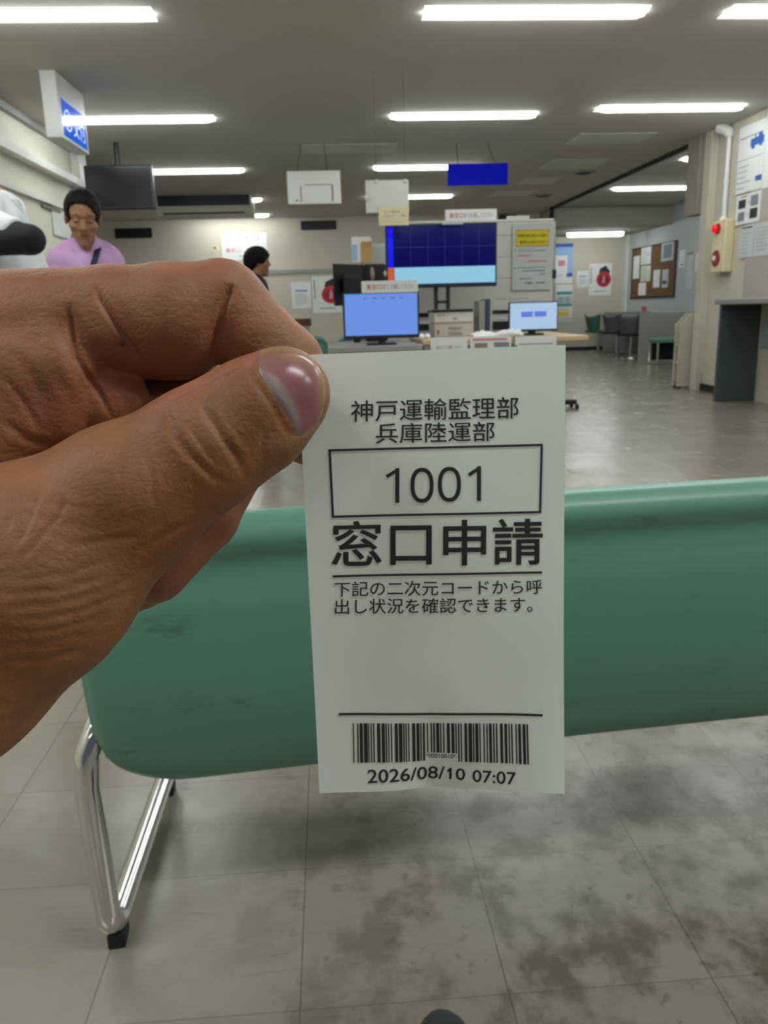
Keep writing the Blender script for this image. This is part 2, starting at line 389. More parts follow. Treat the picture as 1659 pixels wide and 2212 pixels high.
# ------------------------------------------------------------------ implicit surfaces
def surf_nets(F, xs, ys, zs):
    S = F < 0
    c = S.astype(np.int8)
    cnt = c[:-1, :-1, :-1] + c[1:, :-1, :-1] + c[:-1, 1:, :-1] + c[1:, 1:, :-1] + c[:-1, :-1, 1:] + c[1:, :-1, 1:] + c[:-1, 1:, 1:] + c[1:, 1:, 1:]
    act = (cnt > 0) & (cnt < 8)
    I, J, K = np.nonzero(act); n = len(I)
    idx = -np.ones(act.shape, np.int64); idx[I, J, K] = np.arange(n)
    acc = np.zeros((n, 3)); num = np.zeros(n)
    cor = [(a, b, d) for a in (0, 1) for b in (0, 1) for d in (0, 1)]
    for A in cor:
        for ax in range(3):
            if A[ax]: continue
            B = list(A); B[ax] = 1
            fa = F[I + A[0], J + A[1], K + A[2]]; fb = F[I + B[0], J + B[1], K + B[2]]
            m = (fa < 0) != (fb < 0)
            t = np.where(m, fa / np.where(m, fa - fb, 1), 0)
            pa = np.stack([xs[I + A[0]], ys[J + A[1]], zs[K + A[2]]], 1); pb = np.stack([xs[I + B[0]], ys[J + B[1]], zs[K + B[2]]], 1)
            acc += np.where(m[:, None], pa + (pb - pa) * t[:, None], 0); num += m
    V = acc / num[:, None]
    Q = []
    for ax in range(3):
        sl0 = [slice(None)] * 3; sl1 = [slice(None)] * 3; sl0[ax] = slice(0, -1); sl1[ax] = slice(1, None)
        ch = S[tuple(sl0)] != S[tuple(sl1)]
        G = list(np.nonzero(ch)); o1, o2 = [(1, 2), (2, 0), (0, 1)][ax]
        ok = (G[o1] > 0) & (G[o2] > 0) & (G[o1] < F.shape[o1] - 1) & (G[o2] < F.shape[o2] - 1)
        G = [g[ok] for g in G]
        ins = S[tuple(G)]
        def cell(d1, d2):
            g = [x.copy() for x in G]; g[o1] = g[o1] + d1; g[o2] = g[o2] + d2; return idx[tuple(g)]
        q = np.stack([cell(-1, -1), cell(0, -1), cell(0, 0), cell(-1, 0)], 1)
        q[~ins] = q[~ins][:, ::-1]
        Q.append(q)
    return V, np.concatenate(Q)
def rcone(P, a, b, ra, rb):
    a = np.array(a, np.float32); b = np.array(b, np.float32); d = b - a; L2 = float(d @ d) + 1e-12
    X, Y, Z = P
    t = ((X - a[0]) * d[0] + (Y - a[1]) * d[1] + (Z - a[2]) * d[2]) / L2
    t = np.clip(t, 0, 1)
    return np.sqrt((X - a[0] - t * d[0]) ** 2 + (Y - a[1] - t * d[1]) ** 2 + (Z - a[2] - t * d[2]) ** 2) - (ra + (rb - ra) * t)
def ell(P, c, r):
    X, Y, Z = P
    k = np.sqrt(((X - c[0]) / r[0]) ** 2 + ((Y - c[1]) / r[1]) ** 2 + ((Z - c[2]) / r[2]) ** 2)
    return (k - 1) * min(r)
def smin(a, b, k):
    h = np.clip(0.5 + 0.5 * (b - a) / k, 0, 1)
    return b * (1 - h) + a * h - k * h * (1 - h)
def smax(a, b, k): return -smin(-a, -b, k)
def grid_mesh(name, V, Q, mats, parent=None, attr=None, smooth=True, origin=None):
    me = bpy.data.meshes.new(name)
    o0 = ORG[parent] if parent is not None else (origin if origin is not None else Vector(((V[:, 0].min() + V[:, 0].max()) / 2, (V[:, 1].min() + V[:, 1].max()) / 2, V[:, 2].min())))
    W = V - np.array(o0)
    me.vertices.add(len(W)); me.vertices.foreach_set('co', W.astype(np.float32).ravel())
    me.loops.add(len(Q) * 4); me.loops.foreach_set('vertex_index', Q.astype(np.int32).ravel())
    me.polygons.add(len(Q)); me.polygons.foreach_set('loop_start', np.arange(0, len(Q) * 4, 4, dtype=np.int32))
    me.update(calc_edges=True); me.validate()
    me.polygons.foreach_set('use_smooth', np.full(len(me.polygons), smooth))
    for m in (mats if isinstance(mats, (list, tuple)) else [mats]): me.materials.append(m)
    if attr is not None:
        a = me.color_attributes.new('tone', 'FLOAT_COLOR', 'POINT')
        a.data.foreach_set('color', np.concatenate([attr, np.ones((len(attr), 1))], 1).astype(np.float32).ravel())
    o = bpy.data.objects.new(name, me); COL.objects.link(o); ORG[o] = o0
    if parent is not None: o.parent = parent
    else: o.location = o0
    return o

# ================================================================== THE SETTING
CEIL = 2.70
FIX = [(x, y) for y in (5.45, 8.12, 10.9) for x in (-1.63, 1.34)] + [(3.22, 5.45), (3.22, 7.92), (-1.63, 13.65), (1.38, 13.62), (-1.66, 15.75), (5.18, 10.6), (5.18, 13.15)]
FW, FH = 1.37, 0.25
def ceiling():
    xs = sorted({-5.0, 7.0} | {v for x, y in FIX for v in (x - FW / 2, x + FW / 2)})
    ys = sorted({-4.0, 18.0} | {v for x, y in FIX for v in (y - FH / 2, y + FH / 2)})
    b = MB()
    for i in range(len(xs) - 1):
        for j in range(len(ys) - 1):
            mx, my = (xs[i] + xs[i + 1]) / 2, (ys[j] + ys[j + 1]) / 2
            if any(abs(mx - x) < FW / 2 and abs(my - y) < FH / 2 for x, y in FIX): continue
            b.add([(xs[i], ys[j], CEIL), (xs[i + 1], ys[j], CEIL), (xs[i + 1], ys[j + 1], CEIL), (xs[i], ys[j + 1], CEIL)], [[3, 2, 1, 0]])
    return b.build('ceiling', M_ceil, fix=False)
struct(ceiling())
struct(MB().box(-5, 7, -4, 18, -0.06, 0).build('floor', M_floor))
struct(MB().box(-5, 4.18, 16.3, 16.45, 0, CEIL).build('wall_back', M_wall))
struct(MB().box(4.18, 7.0, 17.7, 17.85, 0, CEIL).build('wall_far_right', M_wall))
struct(MB().box(4.18, 4.34, -4, 9.08, 0, CEIL).build('wall_right', M_wall))
struct(MB().box(6.42, 6.56, 8.0, 17.7, 0, CEIL).build('wall_side_room', M_wallg))
struct(MB().box(-5.0, -4.86, 8.6, 16.3, 0, CEIL).build('wall_left_rear', M_wall))
M_panelw = mat('wall_panel_pale', rgb(222, 220, 200), 0.6, var=0.03)
struct(MB().box(-2.78, -2.60, -4, 9.55, 0, CEIL).build('wall_left', M_panelw))
struct(MB().box(-2.60, -2.52, 9.30, 9.57, 0, CEIL).build('trim_1', M_white))       # post at the end of the counter wall
struct(MB().box(-2.60, -2.50, 2.0, 9.45, 2.30, 2.37).build('trim_2', M_white))
struct(MB().box(-2.60, -2.56, 2.0, 9.30, 2.02, 2.06).build('trim_3', M_white))
struct(MB().box(-2.60, -2.55, 2.0, 9.30, 2.64, 2.70).build('trim_4', M_mgrey))
struct(MB().box(4.20, 6.42, 15.4, 17.7, 2.36, 2.69).build('ceiling_lower', mat('lowered_ceiling_shaded', rgb(158, 153, 140), 0.9, var=0.06, scale=20)))  # weaker light on the soffit is painted in as a darker board colour
struct(MB().box(4.15, 4.18, 7.9, 9.08, 0, 0.07).build('baseboard_right', M_blkm))
struct(MB().box(4.18, 6.42, 17.66, 17.7, 0, 0.07).build('baseboard_far', M_blkm))
struct(MB().box(6.38, 6.42, 17.55, 17.70, 0.0, 2.36).build('trim_5', M_white))
struct(MB().box(-5, 4.18, 16.27, 16.3, 1.69, 1.76).build('trim_6', M_mgrey))
struct(MB().box(4.16, 4.22, 9.0, 15.4, 2.665, 2.70).build('trim_7', M_blkm))        # ceiling track of the folding partition
struct(MB().box(4.13, 4.19, 15.34, 15.42, 0, CEIL).build('trim_8', M_blkm))
struct(MB().box(4.10, 4.18, 8.93, 9.08, 0, CEIL).build('trim_9', M_wall))
struct(MB().box(4.165, 4.18, 3.0, 8.15, 0.98, 2.62).build('trim_10', M_pin))        # pin board panel of the right wall

# ceiling lights
def fixture_mesh(x, y, z, lw=FW, parent_name='ceiling_light'):
    t = empty('ceiling_light', (x, y, z), None, 'ceiling light', 'strip lights in the ceiling')
    h = 0.085; hw, hd = lw / 2 - 0.002, FH / 2 - 0.002; iw, idp = hw - 0.06, 0.06
    b = MB()
    o4 = [(-hw, -hd), (hw, -hd), (hw, hd), (-hw, hd)]; i4 = [(-iw, -idp), (iw, -idp), (iw, idp), (-iw, idp)]
    vs = [(x + u, y + v, z + 0.0) for u, v in o4] + [(x + u, y + v, z + h) for u, v in i4]
    b.add(vs, [[0, 1, 5, 4], [1, 2, 6, 5], [2, 3, 7, 6], [3, 0, 4, 7], [4, 5, 6, 7]])
    b.build('reflector', M_refl, t, fix=False)
    r = 0.043
    MB().tube([(x - iw - 0.05, y - 0.02, z + 0.004)] + [(x - iw + 0.01, y - 0.02, z + 0.004), (x + iw - 0.01, y - 0.02, z + 0.004)] + [(x + iw + 0.05, y - 0.02, z + 0.004)], [0.030, r, r, 0.030], 12).build('tube', M_tube, t)
    return t
fl = {(-1.63, 5.45): 'lit ceiling strip light cut off by the top left corner', (1.34, 5.45): 'lit ceiling strip light at the top edge, above the blue and white signs',
      (3.22, 5.45): 'lit ceiling strip light just peeping in at the top right corner', (-1.63, 8.12): 'lit ceiling strip light beside the blue hanging counter sign box',
      (1.34, 8.12): 'lit ceiling strip light in the middle, nearer than the hanging plates', (3.22, 7.92): 'lit ceiling strip light nearest the right wall posters',
      (-1.63, 10.9): 'lit ceiling strip light just right of the hanging television', (1.34, 10.9): 'lit ceiling strip light partly behind the plain blue hanging plate',
      (-1.63, 13.65): 'lit ceiling strip light mostly hidden behind the ceiling air conditioner', (1.38, 13.62): 'lit ceiling strip light partly behind the milky acrylic plate',
      (-1.66, 15.75): 'lit ceiling strip light close to the far wall above the red lettered notice', (5.18, 10.6): 'lit ceiling strip light half hidden by the brown duct cover',
      (5.18, 13.15): 'lit ceiling strip light over the side room behind the partition track'}
for (x, y), lab in fl.items():
    fixture_mesh(x, y, CEIL)['label'] = lab
t = empty('ceiling_light', (5.36, 16.55, 2.36), 'lit strip light under the lowered ceiling of the far side room', 'ceiling light', 'strip lights in the ceiling')
MB().box(4.78, 5.94, 16.40, 16.70, 2.335, 2.36, 0, 0.004).build('reflector', M_refl, t)
MB().tube([(4.80, 16.55, 2.31), (4.83, 16.55, 2.31), (5.89, 16.55, 2.31), (5.92, 16.55, 2.31)], [0.03, 0.05, 0.05, 0.03], 12).build('tube', M_tube, t)

# unlit flush panel, light streaks as pale plates, round air outlets of the ceiling
M_cpan_streak = mat('pale_panel_or_streak', rgb(212, 212, 202), 0.7, var=0.03)
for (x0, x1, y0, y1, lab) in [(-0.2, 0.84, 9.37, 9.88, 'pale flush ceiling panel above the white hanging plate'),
        (2.72, 3.55, 9.0, 9.55, 'ceiling light streak as a pale plate, nearest in the stepped row by the track'),  # this plate and the next three are light streaks built as pale plates
        (2.84, 3.55, 10.5, 11.2, 'ceiling light streak as a pale plate just beyond the nearest of the stepped row'),
        (2.85, 3.35, 11.9, 12.5, 'small ceiling light streak as a pale plate between the two round air outlets'),
        (2.70, 3.30, 13.2, 13.8, 'ceiling light streak as a pale plate farthest along the stepped row')]:
    o = MB().box(x0, x1, y0, y1, CEIL - 0.006, CEIL - 0.0005, 0, 0.002).build('ceiling_panel_or_streak', M_cpan_streak)
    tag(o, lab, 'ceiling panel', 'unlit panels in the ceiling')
for (x, y, lab) in [(3.54, 11.5, 'dark round air outlet in the ceiling nearer the viewer'), (3.57, 13.75, 'dark round air outlet in the ceiling farther from the viewer')]:
    t = empty('air_outlet', (x, y, CEIL), lab, 'air outlet', 'round air outlets')
    MB().tube([(x, y, CEIL - 0.001), (x, y, CEIL - 0.02)], [0.17, 0.13], 28).build('rim', M_mgrey, t)
    MB().tube([(x, y, CEIL - 0.0205), (x, y, CEIL - 0.028)], [0.10, 0.06], 24).build('cone', M_blkm, t)

# ================================================================== TICKET
def cs(px, py, d): return np.array([(px - CX) / FPX * d, (py - CY) / FPX * d, d])
TC = [(643, 767), (1221, 745), (1216, 1706), (690, 1713)]          # corners of the slip
TD = [0.1800, 0.1800, 0.1965, 0.1970]
TP = [cs(p[0], p[1], d) for p, d in zip(TC, TD)]
def paper(u, v, lift=0.0):
    p = TP[0] * (1 - u) * (1 - v) + TP[1] * u * (1 - v) + TP[2] * u * v + TP[3] * (1 - u) * v
    n = np.cross(TP[3] - TP[0], TP[1] - TP[0]); n /= np.linalg.norm(n)
    if n[2] > 0: n = -n                                             # towards the viewer
    k = max(0.0, (v - 0.70) / 0.30) ** 1.6
    q = -0.0050 * k * math.exp(-math.sqrt((u - 0.46) ** 2 + 0.0012) / 0.22) + 0.0016 * k
    q += 0.0005 * math.sin(5.2 * v + 2.2 * u) + 0.0005 * math.sin(9 * u + 3.5 * v + 1.0) * v
    q += 0.0022 * (u - 0.5) ** 2 * math.sin(3.1 * v)
    return p + n * (q + lift)
# plane homography pixel -> (u, v) of the slip
_A = []; _B = []
for (x, y), (u, v) in zip(TC, [(0, 0), (1, 0), (1, 1), (0, 1)]):
    _A += [[x, y, 1, 0, 0, 0, -u * x, -u * y], [0, 0, 0, x, y, 1, -v * x, -v * y]]; _B += [u, v]
_H = np.append(np.linalg.solve(np.array(_A, float), np.array(_B, float)), 1).reshape(3, 3)
def uv_of(px, py): q = _H @ np.array([px, py, 1.0]); return q[0] / q[2], q[1] / q[2]
def on_paper(px, py, lift=0.00012): u, v = uv_of(px, py); return cam_to_world(paper(u, v, lift))
tk = empty('queue_ticket', cam_to_world(paper(0.5, 0.5)), 'white numbered queue ticket held between thumb and finger in front of the green bench', 'ticket')
b = MB(); NU, NV = 48, 90
front = [cam_to_world(paper(i / NU, j / NV)) for j in range(NV + 1) for i in range(NU + 1)]
back = [cam_to_world(paper(i / NU, j / NV, -0.00009)) for j in range(NV + 1) for i in range(NU + 1)]
W1 = NU + 1
fs = [[j * W1 + i, (j + 1) * W1 + i, (j + 1) * W1 + i + 1, j * W1 + i + 1] for j in range(NV) for i in range(NU)]
nb = len(front)
rim = [j * W1 for j in range(NV + 1)] + [NV * W1 + i for i in range(1, NU + 1)] + [j * W1 + NU for j in range(NV - 1, -1, -1)] + [i for i in range(NU - 1, 0, -1)]
b.add(front, fs, 0, True); b.add(back, [f[::-1] for f in fs], 0, True)
nr = len(rim)
b.add([front[i] for i in rim] + [back[i] for i in rim], [[i, (i + 1) % nr, nr + (i + 1) % nr, nr + i] for i in range(nr)], 0, False)
b.build('paper_slip', M_ticket, tk, fix=False)
def ticket_text(b, txt, L, Rr, off=0.0):
    """L, Rr = (x, ytop, ybottom) of the ink at its left and right end"""
    UV, F = glyphs(txt, off, 4)
    vs = []
    for u, v in UV:
        x = L[0] + (Rr[0] - L[0]) * u; yt = L[1] + (Rr[1] - L[1]) * u; yb = L[2] + (Rr[2] - L[2]) * u
        vs.append(on_paper(x, yb + (yt - yb) * v))
    b.add(vs, F)
def ticket_bar(b, p0, p1, w, n=24):
    p0, p1 = np.array(p0, float), np.array(p1, float); d = (p1 - p0) / np.linalg.norm(p1 - p0); nn = np.array([-d[1], d[0]]) * w / 2
    vs = []
    for i in range(n + 1):
        c = p0 + (p1 - p0) * i / n; vs += [on_paper(*(c + nn)), on_paper(*(c - nn))]
    b.add(vs, [[2 * i, 2 * i + 1, 2 * i + 3, 2 * i + 2] for i in range(n)])
b = MB()
ticket_text(b, '神戸運輸監理部', (757, 866, 912), (1118, 857, 905), 0.004)
ticket_text(b, '兵庫陸運部', (810, 915, 959), (1066, 911, 954), 0.004)
b.build('heading_text', M_ink_t, tk, fix=False)
b = MB()
for p, q in (((709, 973), (1171, 962)), ((1169, 962), (1166, 1110)), ((1168, 1108), (717, 1116)), ((719, 1116), (712, 972))): ticket_bar(b, p, q, 4.6)
for bx, y0_, y1_, tip in ((856.5, 1012, 1087, (833.5, 1030)), (1032.5, 1008, 1083, (1010, 1027))):
    ticket_bar(b, (bx, y0_), (bx, y1_), 8.2); ticket_bar(b, (bx + 1.0, y0_ + 3.6), tip, 7.0)
for ex, ey in ((909.5, 1049), (968.5, 1047)):
    vs = []
    for k in range(48):
        a = 2 * math.pi * k / 48
        for q in (1.0, 0.0): 
            rx, ry = 20.6 + 4.1 * (2 * q - 1), 33.6 + 4.1 * (2 * q - 1); ca, sa = math.cos(a), math.sin(a)
            vs.append(on_paper(ex + rx * math.copysign(abs(ca) ** 0.86, ca), ey + ry * math.copysign(abs(sa) ** 0.86, sa)))
    b.add(vs, [[2 * k, 2 * k + 1, (2 * k + 3) % 96, (2 * k + 2) % 96] for k in range(48)])
b.build('number_box', M_ink_t, tk, fix=False)
b = MB()
ticket_text(b, '窓口申請', (716, 1126, 1225), (1172, 1121, 1222), 0.011)
ticket_bar(b, (718, 1245), (1171, 1239), 4.5)
b.build('service_text', M_ink_t, tk, fix=False)
b = MB()
ticket_text(b, '下記の二次元コードから呼', (722, 1257, 1290), (1171, 1254, 1286), 0.003)
ticket_text(b, '出し状況を確認できます。', (723, 1295, 1328), (1150, 1292, 1325), 0.003)
ticket_bar(b, (731, 1545), (1171, 1545), 4.8)
b.build('instruction_text', M_ink_t, tk, fix=False)
bars = [45, 54, 82, 92, 104, 130, 140, 172, 177, 186, 199, 208, 221, 232, 256, 282, 295, 322, 329, 340, 351, 360, 375, 385, 410, 435, 445, 475, 483, 494, 503, 513, 526, 536, 562, 588, 600, 625, 633, 643, 655, 672, 690, 700, 723, 734, 745, 760, 772, 798, 806, 816, 832, 842, 865, 890, 905, 930, 940, 950, 963, 974, 986, 996, 1020, 1042, 1055, 1085, 1093, 1104, 1115, 1140, 1150, 1160, 1185, 1195, 1212, 1222, 1235, 1258, 1270, 1282, 1295, 1307, 1332, 1355, 1370, 1392, 1405, 1415, 1428, 1440, 1466, 1476, 1490, 1512, 1528, 1552, 1562, 1575]
b = MB()
for a0, a1 in zip(bars[::2], bars[1::2]):
    x0, x1 = 750 + a0 / 4.046, 750 + a1 / 4.046; xc = (x0 + x1) / 2
    short = 917 < xc < 986
    ticket_bar(b, (xc, 1565), (xc + 1.5, 1631 if short else 1649), x1 - x0, 12)
ticket_text(b, '*00010010*', (919, 1633, 1643), (984, 1633, 1643), 0.0)
b.build('barcode', M_ink_t, tk, fix=False)
b = MB()
ticket_text(b, '2026/08/', (793, 1664, 1693), (960, 1662, 1690), 0.008)
ticket_bar(b, (972.5, 1664), (972.5, 1689), 5.0); ticket_bar(b, (973.5, 1666), (966, 1672), 4.4)
ticket_text(b, '0', (984, 1664, 1690), (1004, 1664, 1690), 0.008)
ticket_text(b, '07:07', (1020, 1666, 1692), (1113, 1667, 1694), 0.008)
b.build('date_text', M_ink_t, tk, fix=False)

# ================================================================== HAND HOLDING THE TICKET
def hp(px, py, d): return tuple(cs(px, py, d) * 1000.0)            # millimetres, camera space
def chain(P, pts, k):
    """pts: (px, py, depth m, radius mm)"""
    F = None
    for (a, b2) in zip(pts[:-1], pts[1:]):
        g = rcone(P, hp(*a[:3]), hp(*b2[:3]), a[3], b2[3])
        F = g if F is None else smin(F, g, k)
    return F
THUMB = [(612, 851, 0.1712, 9.9), (545, 902, 0.1700, 11.3), (432, 974, 0.1680, 12.3), (262, 1086, 0.1665, 15.3), (60, 1240, 0.1650, 22.0), (-150, 1400, 0.165, 25.0), (-420, 1600, 0.165, 27.0)]
INDEX = [(-170, 735, 0.188, 15.5), (240, 700, 0.1890, 12.9), (375, 694, 0.1890, 13.1), (478, 664, 0.1905, 10.6), (615, 785, 0.1925, 8.8), (672, 925, 0.1925, 8.9)]
MIDDLE = [(-170, 900, 0.198, 13.0), (425, 874, 0.2085, 11.2), (505, 985, 0.2070, 9.2), (437, 1115, 0.1960, 8.4), (330, 1225, 0.1900, 8.6)]
RING = [(-170, 1040, 0.203, 12.0), (260, 1060, 0.2180, 10.0), (370, 1160, 0.2130, 8.6), (300, 1240, 0.2010, 8.3), (190, 1290, 0.1930, 8.4)]
LITTLE = [(-180, 1200, 0.203, 11.0), (140, 1200, 0.2160, 8.6), (230, 1270, 0.2110, 7.4), (170, 1330, 0.2010, 7.2), (90, 1350, 0.1950, 7.2)]
def hand_field(P):
    th = chain(P, THUMB, 5.0)
    ix = chain(P, INDEX, 2.2)
    mid = chain(P, MIDDLE, 2.0); rg = chain(P, RING, 2.0); lt = chain(P, LITTLE, 2.0)
    fing = smin(ix, mid, 1.2); fing = smin(fing, rg, 1.2); fing = smin(fing, lt, 1.2)
    web = rcone(P, hp(-200, 840, 0.182), hp(130, 795, 0.1845), 14.5, 11.0)
    web2 = rcone(P, hp(-160, 960, 0.180), hp(120, 900, 0.1845), 15.0, 8.5)
    fold = rcone(P, hp(150, 800, 0.1885), hp(238, 872, 0.1895), 10.0, 9.2)
    palm = rcone(P, hp(-260, 900, 0.192), hp(-260, 1250, 0.192), 22.0, 24.0)
    palm2 = rcone(P, hp(-60, 1000, 0.190), hp(20, 1250, 0.184), 15.0, 15.0)
    web = smin(web, web2, 6.0)
    F = smin(fing, web, 2.6); F = smin(F, fold, 1.4); F = smin(F, smin(palm, palm2, 8.0), 8.0)
    # forearm leaves the frame at the left
    arm = rcone(P, hp(-330, 1330, 0.180), hp(-900, 1760, 0.170), 27.0, 34.0)
    F = smin(F, arm, 12.0)
    return smin(F, th, 1.6)
def build_hand():
    st = 0.56
    lo = np.array(hp(-880, 540, 0.17)); 
    xs = np.arange(-128, -6, st, dtype=np.float32); ys = np.arange(-63, 62, st, dtype=np.float32); zs = np.arange(134, 236, st, dtype=np.float32)
    nx, ny, nz = len(xs), len(ys), len(zs)
    F = np.full((nx, ny, nz), 50.0, np.float32)
    B = 24                                                          # evaluate block-wise, only blocks the surface can reach
    for i in range(0, nx, B):
        for j in range(0, ny, B):
            for k in range(0, nz, B):
                ax, ay, az = xs[i:i + B], ys[j:j + B], zs[k:k + B]
                c = (np.array([ax.mean()]), np.array([ay.mean()]), np.array([az.mean()]))
                f0 = float(hand_field(c)[0])
                if abs(f0) > B * st * 0.95 + 6: F[i:i + B, j:j + B, k:k + B] = f0; continue
                F[i:i + B, j:j + B, k:k + B] = hand_field(np.meshgrid(ax, ay, az, indexing='ij'))
    V, Q = surf_nets(F, xs, ys, zs)
    e = 0.4
    P = [V[:, i].astype(np.float64) for i in range(3)]
    G = np.stack([hand_field([P[0] + (e if a == 0 else 0), P[1] + (e if a == 1 else 0), P[2] + (e if a == 2 else 0)]) - hand_field([P[0] - (e if a == 0 else 0), P[1] - (e if a == 1 else 0), P[2] - (e if a == 2 else 0)]) for a in range(3)], 1)
    G /= np.linalg.norm(G, axis=1)[:, None] + 1e-9
    return V, Q, G
CREASES = [  # (polyline in the photograph's pixels, depth mm, half-width px, part): t thumb, i index/web
    ([(355, 872), (362, 900), (380, 945), (412, 985), (455, 1025), (500, 1052)], 0.55, 9, 't'),
    ([(421, 851), (440, 880), (458, 908), (480, 945), (508, 985), (538, 1040)], 0.75, 9, 't'),
    ([(398, 900), (420, 940), (446, 980), (478, 1022)], 0.35, 7, 't'),
    ([(550, 905), (566, 950), (568, 1000)], 0.25, 8, 't'),
    ([(316, 890), (357, 876), (412, 850), (463, 824), (513, 803), (529, 801)], 0.6, 5, 't'),
    ([(529, 801), (545, 783), (568, 766)], 0.8, 6, 't'),
    ([(628, 945), (655, 930), (687, 908), (702, 880)], 0.6, 6, 't'),
    ([(533, 797), (560, 835), (590, 880), (615, 925), (630, 948)], 0.35, 7, 't'),
    ([(92, 1048), (60, 1126), (27, 1195)], 0.55, 8, 't'), ([(151, 1067), (124, 1117), (82, 1167), (40, 1215)], 0.45, 7, 't'),
    ([(265, 1000), (262, 1060), (250, 1110)], 0.3, 7, 't'), ([(310, 965), (330, 1040), (330, 1100)], 0.3, 7, 't'),
    ([(0, 1340), (100, 1337), (180, 1318), (270, 1280)], 0.4, 7, 't'), ([(0, 1312), (120, 1305), (220, 1280), (310, 1235)], 0.35, 7, 't'),
    ([(0, 1425), (100, 1424), (190, 1398)], 0.5, 7, 't'), ([(0, 1285), (130, 1275), (240, 1245)], 0.35, 6, 't'), ([(0, 1370), (110, 1362), (200, 1340)], 0.35, 6, 't'),
    ([(0, 1258), (80, 1250), (170, 1232), (260, 1200)], 0.3, 6, 't'), ([(60, 1470), (130, 1450)], 0.25, 7, 't'),
    ([(150, 1180), (230, 1165), (320, 1160)], 0.28, 7, 't'), ([(300, 1190), (370, 1150), (450, 1110)], 0.25, 8, 't'),
    ([(502, 612), (494, 632), (481, 668), (470, 715), (458, 795)], 0.9, 6, 'i'), ([(502, 612), (494, 632), (481, 668), (470, 715), (458, 795)], 0.7, 24, 'i'),
    ([(205, 615), (216, 645), (247, 696), (293, 760), (321, 815)], 0.7, 6, 'i'), ([(205, 615), (216, 645), (247, 696), (293, 760), (321, 815)], 0.6, 24, 'i'),
    ([(146, 650), (151, 690), (165, 769), (206, 833), (247, 915)], 0.7, 6, 'i'), ([(146, 650), (151, 690), (165, 769), (206, 833), (247, 915)], 0.7, 24, 'i'),
    ([(0, 805), (46, 861), (90, 934)], 0.35, 7, 'i'), ([(0, 905), (60, 950), (120, 965)], 0.4, 9, 'i'),
    ([(60, 720), (105, 765), (125, 820), (170, 890)], 0.3, 14, 'i'), ([(10, 740), (60, 800), (110, 880)], 0.25, 12, 'i'),
    ([(165, 610), (180, 660), (215, 720)], 0.25, 10, 'i'),
]
